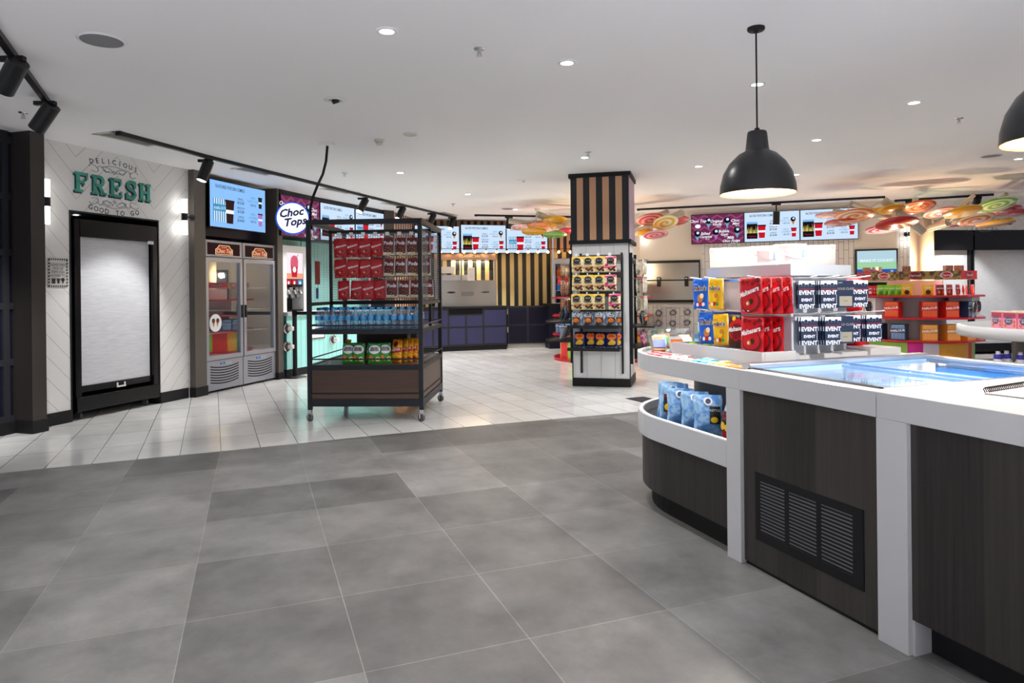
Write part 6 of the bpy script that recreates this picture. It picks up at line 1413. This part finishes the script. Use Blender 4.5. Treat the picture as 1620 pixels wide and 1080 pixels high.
def candy_stand(cx, cy, full, where):
    M0 = T(cx, cy, 0) @ R(-math.atan2(cx, cy))          # -y faces the camera side
    t = thing('candy_stand', 'round red and white candy stand ' + where, 'display stand', M0)
    RS = .93
    MB().lathe([(0, .05), (.90, .05), (.90, 0)], shelf_red, 48, smooth=False).build('plinth', t)
    s = MB(); n = 48; cols = []
    widths = [2, 3, 6, 2, 2, 5, 1, 3]; seq = []
    for w_, c in zip(widths, band_cols): seq += [c] * w_
    r0 = .78
    for i in range(n):
        a = -pi / 2 + pi * 2 * (i - n / 4) / n; a2 = -pi / 2 + pi * 2 * (i + 1 - n / 4) / n
        c = seq[i % len(seq)] if i < 24 else seq[(i) % len(seq)]
        s.add([(r0 * cos(a), r0 * sin(a), .05), (r0 * cos(a2), r0 * sin(a2), .05), (r0 * cos(a2), r0 * sin(a2), .44), (r0 * cos(a), r0 * sin(a), .44)], [(0, 1, 2, 3)], mat('band_' + c, c, .4))
    s.build('striped_drum', t)
    for z in (.455, .79, 1.115): MB().lathe([(.2, z + .0), (RS, z), (RS, z + .028), (.2, z + .028)], shelf_red, 12, smooth=False, M=R(pi / 12)).build('shelf', t)
    MB().lathe([(.42, .483), (.42, .79)], stand_white, 24).build('core', t); MB().lathe([(.38, 1.143), (.38, 1.36)], stand_white, 24).build('core', t)
    MB().lathe([(.46, .818), (.46, 1.115)], stand_white, 24).build('core', t)
    # banner
    banner = foil('banner_print', '#5a3a22', .4, '#a88a4a', 14)
    s = MB(); nb = 8; RB = .83
    for i in range(12):
        a = pi / 12 + 2 * pi * i / 12; a2 = a + 2 * pi / 12
        m = [banner, banner, p_red, banner][i % 4]
        s.add([(RB * cos(a), RB * sin(a), 1.375), (RB * cos(a2), RB * sin(a2), 1.375), (RB * cos(a2), RB * sin(a2), 1.50), (RB * cos(a), RB * sin(a), 1.50)], [(0, 1, 2, 3)], m)
    s.build('banner', t)
    for i in range(12):
        s = MB(); a = 2 * pi * i / 12 + pi / 6; Q = Matrix.Rotation(a + pi / 2, 4, 'Z') @ T(0, -RB * cos(pi / 12) - .003, 1.437); ccc = p_white if i % 2 else p_red
        s.disc(0, 0, .05, 0, ccc, 20, sx=1.9, M=Q); s.disc(0, 0, .043, -.001, p_red if i % 2 else p_dkred, 20, sx=1.9, M=Q); s.text('Darrell', 0, -.018, .055, -.002, p_white, shear=.2, M=Q); s.build('banner_badge', t)
    for i in range(6): a = 2 * pi * i / 6; MB().tube((.72 * cos(a), .72 * sin(a), 1.143), (.72 * cos(a), .72 * sin(a), 1.40), .01, acrylic, n=8).build('support_rod', t)
    MB().lathe([(.5, 1.372), (RB, 1.372), (RB, 1.376), (.5, 1.376)], acrylic, 12).build('banner_plate', t)
    def at_(a, r): return M0 @ R(a) @ T(0, -r, 0)
    if not full:
        for i in range(8): gift_box(at_(-1.75 + i * .25, .78) @ T(0, 0, .483), '#26385c', '#9fc0e6', '%s navy gift box around the stand behind the striped pillar' % ORD[i], 'gift boxes on the rear stand')
        return
    cols_b = [('#26385c', '#9fc0e6', 'navy')] * 3 + [('#d88426', '#ffc478', 'orange')] * 4
    angs = [-1.15, -.68, -.26, .22, .60, .98, 1.35]
    for i, (c1, c2, nm) in enumerate(cols_b): gift_box(at_(angs[i], .78) @ T(0, 0, .483), c1, c2, '%s %s striped gift box from the left on the bottom shelf of the round stand' % (ORD[i if nm == 'navy' else i - 3], nm), nm + ' gift boxes on the bottom stand shelf')
    for i, (a, c1, c2, nm) in enumerate(((-.36, '#d8241c', '#ff8a4a', 'red'), (.22, '#d8241c', '#ff8a4a', 'red'), (.58, '#d8241c', '#ff8a4a', 'red'), (1.0, '#26385c', '#9fc0e6', 'navy'))):
        gift_box(at_(a, .78) @ T(0, 0, .818), c1, c2, ('%s red striped gift box from the left on the middle shelf of the round stand' % ORD[i]) if nm == 'red' else 'navy gift box at the right of the middle shelf of the round stand', 'gift boxes on the middle stand shelf')
    # dispenser blocks
    for a, lb in ((-.92, 'left'), (1.35, 'right')):
        tt = thing('sweet_dispenser', 'white block with round black dial at the %s of the stand middle shelf' % lb, 'dispenser', at_(a, .72) @ T(0, 0, .818))
        MB().box(-.3, .22, -.10, .2, 0, .29, stand_white).build('body', tt); Q = Matrix.Rotation(pi / 2, 4, 'X')
        for x in (-.28, .08): MB().lathe([(.08, .0), (.08, .02), (.066, .03), (.055, .02), (0, .02)], black_gloss, 24, M=T(x, -.10, .15) @ Q).lathe([(.085, 0), (.085, .012), (.08, .018)], steel, 24, M=T(x, -.10, .15) @ Q).build('dial', tt)
        MB().box(-.15, -.05, -.105, -.10, .07, .23, black_matt).box(-.143, -.057, -.107, -.105, .08, .22, price_white).build('framed_label', tt)
    # packets under the banner
    kinds = [('s_red', 'red', 7), ('s_green', 'lime green', 4), ('s_yel', 'yellow', 2), ('s_mar', 'maroon', 6), ('s_red', 'bright red', 4)]
    spans = [(-1.2, -.64), (-.58, -.26), (-.12, .22), (.38, .82), (.88, 1.35)]
    for (kk, nm, n), (a0, a1) in zip(kinds, spans):
        for i in range(n):
            a = a0 + (a1 - a0) * i / max(1, n - 1); product(kk, at_(a, .80 - .03 * (i % 2)) @ T(0, 0, 1.144) @ R(.55 if n > 3 else 0) @ R(-.05, 'X'), '%s %s sweet packet from the left under the stand banner' % (ORD[i], nm), nm + ' packets on the top stand shelf')
    for a, lb in ((-1.05, 'far left'), (-.72, 'left'), (-.13, 'centre'), (.60, 'right'), (.85, 'far right')):
        t2 = thing('sample_box', 'small clear sweet box on top of the stand banner, ' + lb, 'sweet box', at_(a, .75) @ T(0, 0, 1.377)); 
        MB().box(-.06, .06, -.04, .04, 0, .125, acrylic).build('case', t2); MB().box(-.055, .055, -.035, .035, .125, .2, foil('sweet_mix', '#5a3a28', .5, '#c87a60', 60)).build('sweets', t2)
SX, SY_ = 6.34, 10.75
candy_stand(SX, SY_, True, 'under the lollipop tree at the right')
candy_stand(1.66, 12.6, False, 'mostly hidden behind the striped pillar')

# ================================================================ lollipop trees
lol = {}
def swirl(c1, c2):
    k = c1 + c2
    if k in lol: return lol[k]
    m = mat('swirl_' + k, c1, .25, coat=.4); nt, N, Lk, b = nodes(m); v = coords(N, Lk); s = N.new('ShaderNodeSeparateXYZ'); Lk.new(v, s.inputs[0])
    x, y = s.outputs[0], s.outputs[1]; rr_ = math_n(N, Lk, 'SQRT', math_n(N, Lk, 'ADD', math_n(N, Lk, 'MULTIPLY', x, x), math_n(N, Lk, 'MULTIPLY', y, y)))
    th = math_n(N, Lk, 'DIVIDE', math_n(N, Lk, 'ARCTAN2', y, x), 2 * pi)
    g = math_n(N, Lk, 'GREATER_THAN', math_n(N, Lk, 'FRACT', math_n(N, Lk, 'ADD', math_n(N, Lk, 'MULTIPLY', rr_, 10.), th)), .5)
    Lk.new(mixc(N, Lk, g, hx(c1), hx(c2)), b.inputs['Base Color']); b.inputs['Transmission Weight'].default_value = 0
    Lk.new(mixc(N, Lk, g, hx(c1), hx(c2)), b.inputs['Emission Color']); b.inputs['Emission Strength'].default_value = 0
    lol[k] = m; return m
plain = lambda c: mat('lolly_' + c, c, .22, coat=.5)
cream_trunk = mat('cream_trunk', (.52, .47, .37), .5)
rod_m = mat('hanger_rod', (.5, .48, .45), .4, .5)
BRS = []
def near_branch(p):
    best = None
    for a, b in BRS:
        a = Vector(a); b = Vector(b); u = max(0, min(1, (p - a).dot(b - a) / (b - a).length_squared)); c = a + (b - a) * u
        if best is None or (c - p).length < (best - p).length: best = c
    return best
def lolly(cx, cy, z, r, m, tilt, az, name_, top):
    t = thing('lollipop_disc', name_, 'lollipop disc', T(cx, cy, z) @ R(-.25 * az, 'Y') @ R(-tilt, 'X'), 'hanging lollipop discs')
    MB().lathe([(0, -.012), (r * .97, -.012), (r, -.004), (r, .004), (r * .97, .012), (0, .012)], m, 40).build('disc', t)
    Mi = t.matrix_world.inverted(); q = Mi @ near_branch(Vector((cx, cy, z))); MB().tube((0, 0, .012), tuple(q), .006, rod_m, n=6).build('hanger', t); return t
def tree(cx, cy, where, branches):
    BRS.extend([(a, b) for a, b, r in branches])
    t = thing('lollipop_tree', 'cream tree shaped fitting with tube branches ' + where, 'light sculpture', T(cx, cy, 0))
    MB().tube((0, 0, 1.15), (0, 0, 2.34), .165, cream_trunk, n=32).build('trunk', t)
    for a, b, r in branches: MB().tube(tuple(Vector(a) - Vector((cx, cy, 0))), tuple(Vector(b) - Vector((cx, cy, 0))), r, cream_trunk, n=16).build('branch', t)
    MB().lathe([(0, 2.34), (.165, 2.34), (.17, 2.36), (.15, 2.36), (.14, 2.35), (0, 2.35)], white_paint, 24).build('uplight_bowl', t)
    l = bpy.data.lights.new('uplight', 'POINT'); l.energy = TREE_E; l.color = (1, .80, .50); l.shadow_soft_size = .05; o = bpy.data.objects.new('uplight', l); COL.objects.link(o); o.location = (cx + .1, cy - .32, 1.66)
    l = bpy.data.lights.new('uplight', 'POINT'); l.energy = TREE_E * .6; l.color = (1, .80, .50); l.shadow_soft_size = .05; o = bpy.data.objects.new('uplight', l); COL.objects.link(o); o.location = (cx - .32, cy + .1, 1.66)
TREE_E = 36.
def at_px(px, py, Y): return D(px, py, Y)
tr = (6.46, 10.75)
hub = (tr[0], tr[1], 2.28)
br = [(at_px(1347, 321, 10.2), (tr[0] - .1, tr[1], 2.25), .035), (at_px(1398, 317, 9.9), at_px(1461, 367, 9.85), .06), (at_px(1541, 309, 10.6), (tr[0] + .1, tr[1] - .1, 2.2), .03), (at_px(1592, 307, 9.9), (tr[0] + .9, tr[1], 2.4), .03), (at_px(1448, 316, 11.6), (tr[0], tr[1], 2.3), .05),
      (at_px(1500, 352, 10.2), (tr[0], tr[1], 2.15), .055), (at_px(1318, 334, 10.9), (tr[0], tr[1], 2.3), .04), (at_px(1640, 335, 11.2), (tr[0], tr[1], 2.25), .05), (at_px(1545, 345, 11.6), (tr[0], tr[1], 2.2), .06)]
tree(tr[0], tr[1], 'rising from the round candy stand at the right', br)
OR, CR, PK, GR, YL, RD = '#f08030', '#f3d8bc', '#e8586c', '#7cc850', '#eab818', '#c01020'
discs = [(1352, 341, 9.6, 29, swirl(OR, CR), 11, -.5, 'orange and cream swirl disc at the left of the tree, overlapping the menu screen'), (1410, 331, 9.8, 20, plain(YL), 10, 0, 'plain yellow disc between two orange swirls'), (1388, 336, 10.4, 18, plain('#e0a818'), 12, -.4, 'amber disc half hidden behind the plain yellow one'),
         (1452, 327, 10.3, 25.5, swirl('#e86020', '#f6c090'), 12, 0, 'deep orange swirl disc directly in front of the trunk top'), (1418.5, 353, 9.5, 31, plain(RD), 9, 0, 'big plain red disc hanging lowest in front of the trunk'), (1332, 351.5, 9.9, 26, plain('#c84838'), 3, 0, 'thin dull red disc under the left orange swirl'),
         (1397, 362, 10.6, 27, swirl(PK, '#f8e8f0'), 6, .3, 'pink and white swirl disc below the red one, near the television'), (1489, 336, 10.2, 25, swirl('#f09090', '#f8dcd8'), 9, .4, 'pale pink swirl disc just right of the trunk'), (1523, 335, 9.7, 27, plain('#e8b830'), 11, .6, 'yellow disc right of the trunk tilted up to the right'),
         (1545, 347, 9.4, 26, swirl('#f07818', '#fce0b8'), 12, .4, 'bright orange swirl disc in front of the distant FRESH lettering'), (1576, 324, 9.9, 31, swirl('#78c448', '#e4eccc'), 13, .6, 'green swirl disc at the upper right of the tree'), (1588, 333, 10.6, 25, swirl('#e05868', '#f0b0b0'), 8, .5, 'pink swirl disc behind the green one'),
         (1592, 343, 10.6, 0, None, 0, 0, ''), (1450, 352, 10.9, 11, plain('#98d050'), 12, 0, 'small green disc peeping past the big red one'), (1513, 354, 11.0, 20, plain('#d85040'), 2, .3, 'thin red disc seen edge on under the branches'), (1575, 353, 10.3, 27, plain('#d8a028'), 2, .5, 'thin yellow disc seen edge on at the right'),
         (1484, 357, 11.2, 18, plain('#88c878'), 2, .2, 'thin green disc edge on beside the trunk'), (1612, 336, 10.4, 16, plain('#c03048'), 8, .4, 'crimson disc at the right edge of the frame'), (1311, 340, 10.4, 20, swirl('#f0a0a0', '#f0d0c0'), 3, -.2, 'faint pink thin disc farthest left, across the menu screen')]
def put_discs(ds):
    for px, py, Y, rx, m, tl, az, lb in ds:
        if not m: continue
        p = D(px, py, Y); lolly(p[0], p[1], p[2], rx * Y / F, m, radians(tl + 5), az * .35, lb, min(CEIL - .3, p[2] + .22))
put_discs(discs)
tr2 = (1.66, 12.6)
br = [(at_px(805, 349, 12.4), (tr2[0], tr2[1], 2.3), .05), (at_px(850, 339, 12.0), (tr2[0], tr2[1], 2.25), .06), (at_px(1058, 334, 12.0), (tr2[0], tr2[1], 2.2), .05), (at_px(1080, 336, 11.5), (tr2[0] + .1, tr2[1], 2.1), .06), (at_px(870, 341, 13.2), (tr2[0], tr2[1], 2.3), .05)]
tree(tr2[0], tr2[1], 'behind the striped pillar', br)
discs2 = [(878, 349, 12.0, 20, plain(YL), 11, 0, 'yellow disc just left of the striped pillar'), (858, 357, 12.3, 24, swirl('#f08850', '#c8904a'), 4, 0, 'orange disc edge on left of the pillar'), (845, 366, 11.8, 20, plain('#e0a820'), 5, 0, 'yellow thin disc lower left of the pillar'), (878, 371, 11.6, 19, plain('#78b850'), 5, 0, 'green thin disc low beside the pillar'),
          (897, 365, 12.1, 14, plain('#d02848'), 8, 0, 'crimson disc touching the pillar left edge'), (828, 359, 12.6, 20, swirl('#f0a0a8', '#f8e0d8'), 4, 0, 'pale pink disc farthest left over the back screen'), (862, 366, 12.7, 15, swirl('#f090a0', '#f8e0e0'), 6, 0, 'pale pink disc between the yellow and green ones'),
          (1029, 347, 11.6, 22, swirl('#e05060', '#f4b8b0'), 14, .5, 'pink swirl disc just right of the striped pillar'), (1053, 352, 11.4, 20, swirl('#f0c030', '#fff0c0'), 22, .9, 'yellow swirl disc tilted right of the pillar'), (1074, 349, 11.7, 16, plain('#d84848'), 14, .9, 'plain coral disc at the right tip of the pillar tree'),
          (1021, 367, 11.8, 13, plain('#e8a818'), 10, .4, 'amber disc low beside the pillar right edge'), (1037, 371, 11.5, 20, swirl('#e05878', '#f0b8b8'), 9, .6, 'pink swirl disc lowest right of the pillar')]
put_discs(discs2)

# ================================================================ second island at the right
I2 = T(4.80, 5.55, 0)
t = thing('round_counter', 'round white rimmed counter with dark base at the right edge', 'counter', I2)
MB().lathe([(.88, 0), (.88, .56), (.90, .565), (.90, .60), (0, .60)], dark_wood, 64).build('base_cabinet', t); MB().lathe([(.60, .60), (.60, .86)], shelf_grey, 48).build('core', t)
MB().lathe([(0, .855), (.98, .855), (1.0, .86), (1.0, .945), (.975, .952), (.96, .945), (.95, .935), (0, .935)], white_solid, 72).build('round_top', t)
bx_pink = mat('cookie_box_pink', '#e88aa6', .4); bx_red = mat('cookie_box_rose', '#a83a52', .4)
for j, (r_, n, a0, zz) in enumerate(((.80, 9, 3.1, .936), (.62, 7, 3.05, .936))):
    for i in range(n):
        a = a0 + i * .165 if j == 0 else a0 + i * .21
        s = MB(); 
        key = 'cookie_box'
        if (j, i) == (0, 0):
            s.box(-.065, .065, -.04, .04, 0, .135, bx_pink); s.box(-.066, .066, -.041, .041, .136, .142, p_cream); s.rect(-.06, .06, .09, .13, -.0405, bx_red); s.disc(-.01, .07, .035, -.041, mat('cookie_navy', '#5a5070', .4), 14, sx=1.1); s.text('Cookie', -.01, .075, .022, -.042, p_white); s.text('Bites', -.01, .055, .022, -.042, p_white)
            for q in ((.045, .06), (.045, .03), (-.04, .03)): s.disc(q[0], q[1], .013, -.0412, p_choc2, 10)
            CBX = o = s.build('cookie_box')
        else: o = CBX.copy(); COL.objects.link(o)
        o.matrix_world = I2 @ T(r_ * cos(a), r_ * sin(a), zz) @ R(a - 3 * pi / 2 + pi * 2 - .0) ; tag(o, '%s pink cookie box from the left in the %s ring on the round counter' % (ORD[i], ['outer', 'inner'][j]), 'cookie box', 'pink cookie boxes on the round counter')
sq = mat('bottle_purple', '#4038a8', .3); sw = mat('bottle_milk_white', '#e6e6f2', .35); syel = mat('bottle_yellow', '#e8d83a', .4)
for i, (x, y) in enumerate(((-.84, .02), (-.74, .06), (-.70, -.04))):
    t = thing('juice_bottle', '%s small purple and white sports bottle on the lower shelf of the round counter' % ORD[i], 'bottle', I2 @ T(x, y, .601), 'sports bottles on the round counter shelf')
    MB().lathe([(0, 0), (.045, 0), (.05, .02), (.048, .05), (.03, .08), (.03, .09)], sw, 16).build('body', t); MB().lathe([(.0515, .02), (.0495, .05)], sq, 16).build('wrapper', t); MB().lathe([(.031, .088), (.034, .09), (.03, .125), (.0, .125)], sq, 16).build('collar', t); MB().lathe([(.018, .125), (.016, .15), (0, .15)], sw, 12).build('cap', t)
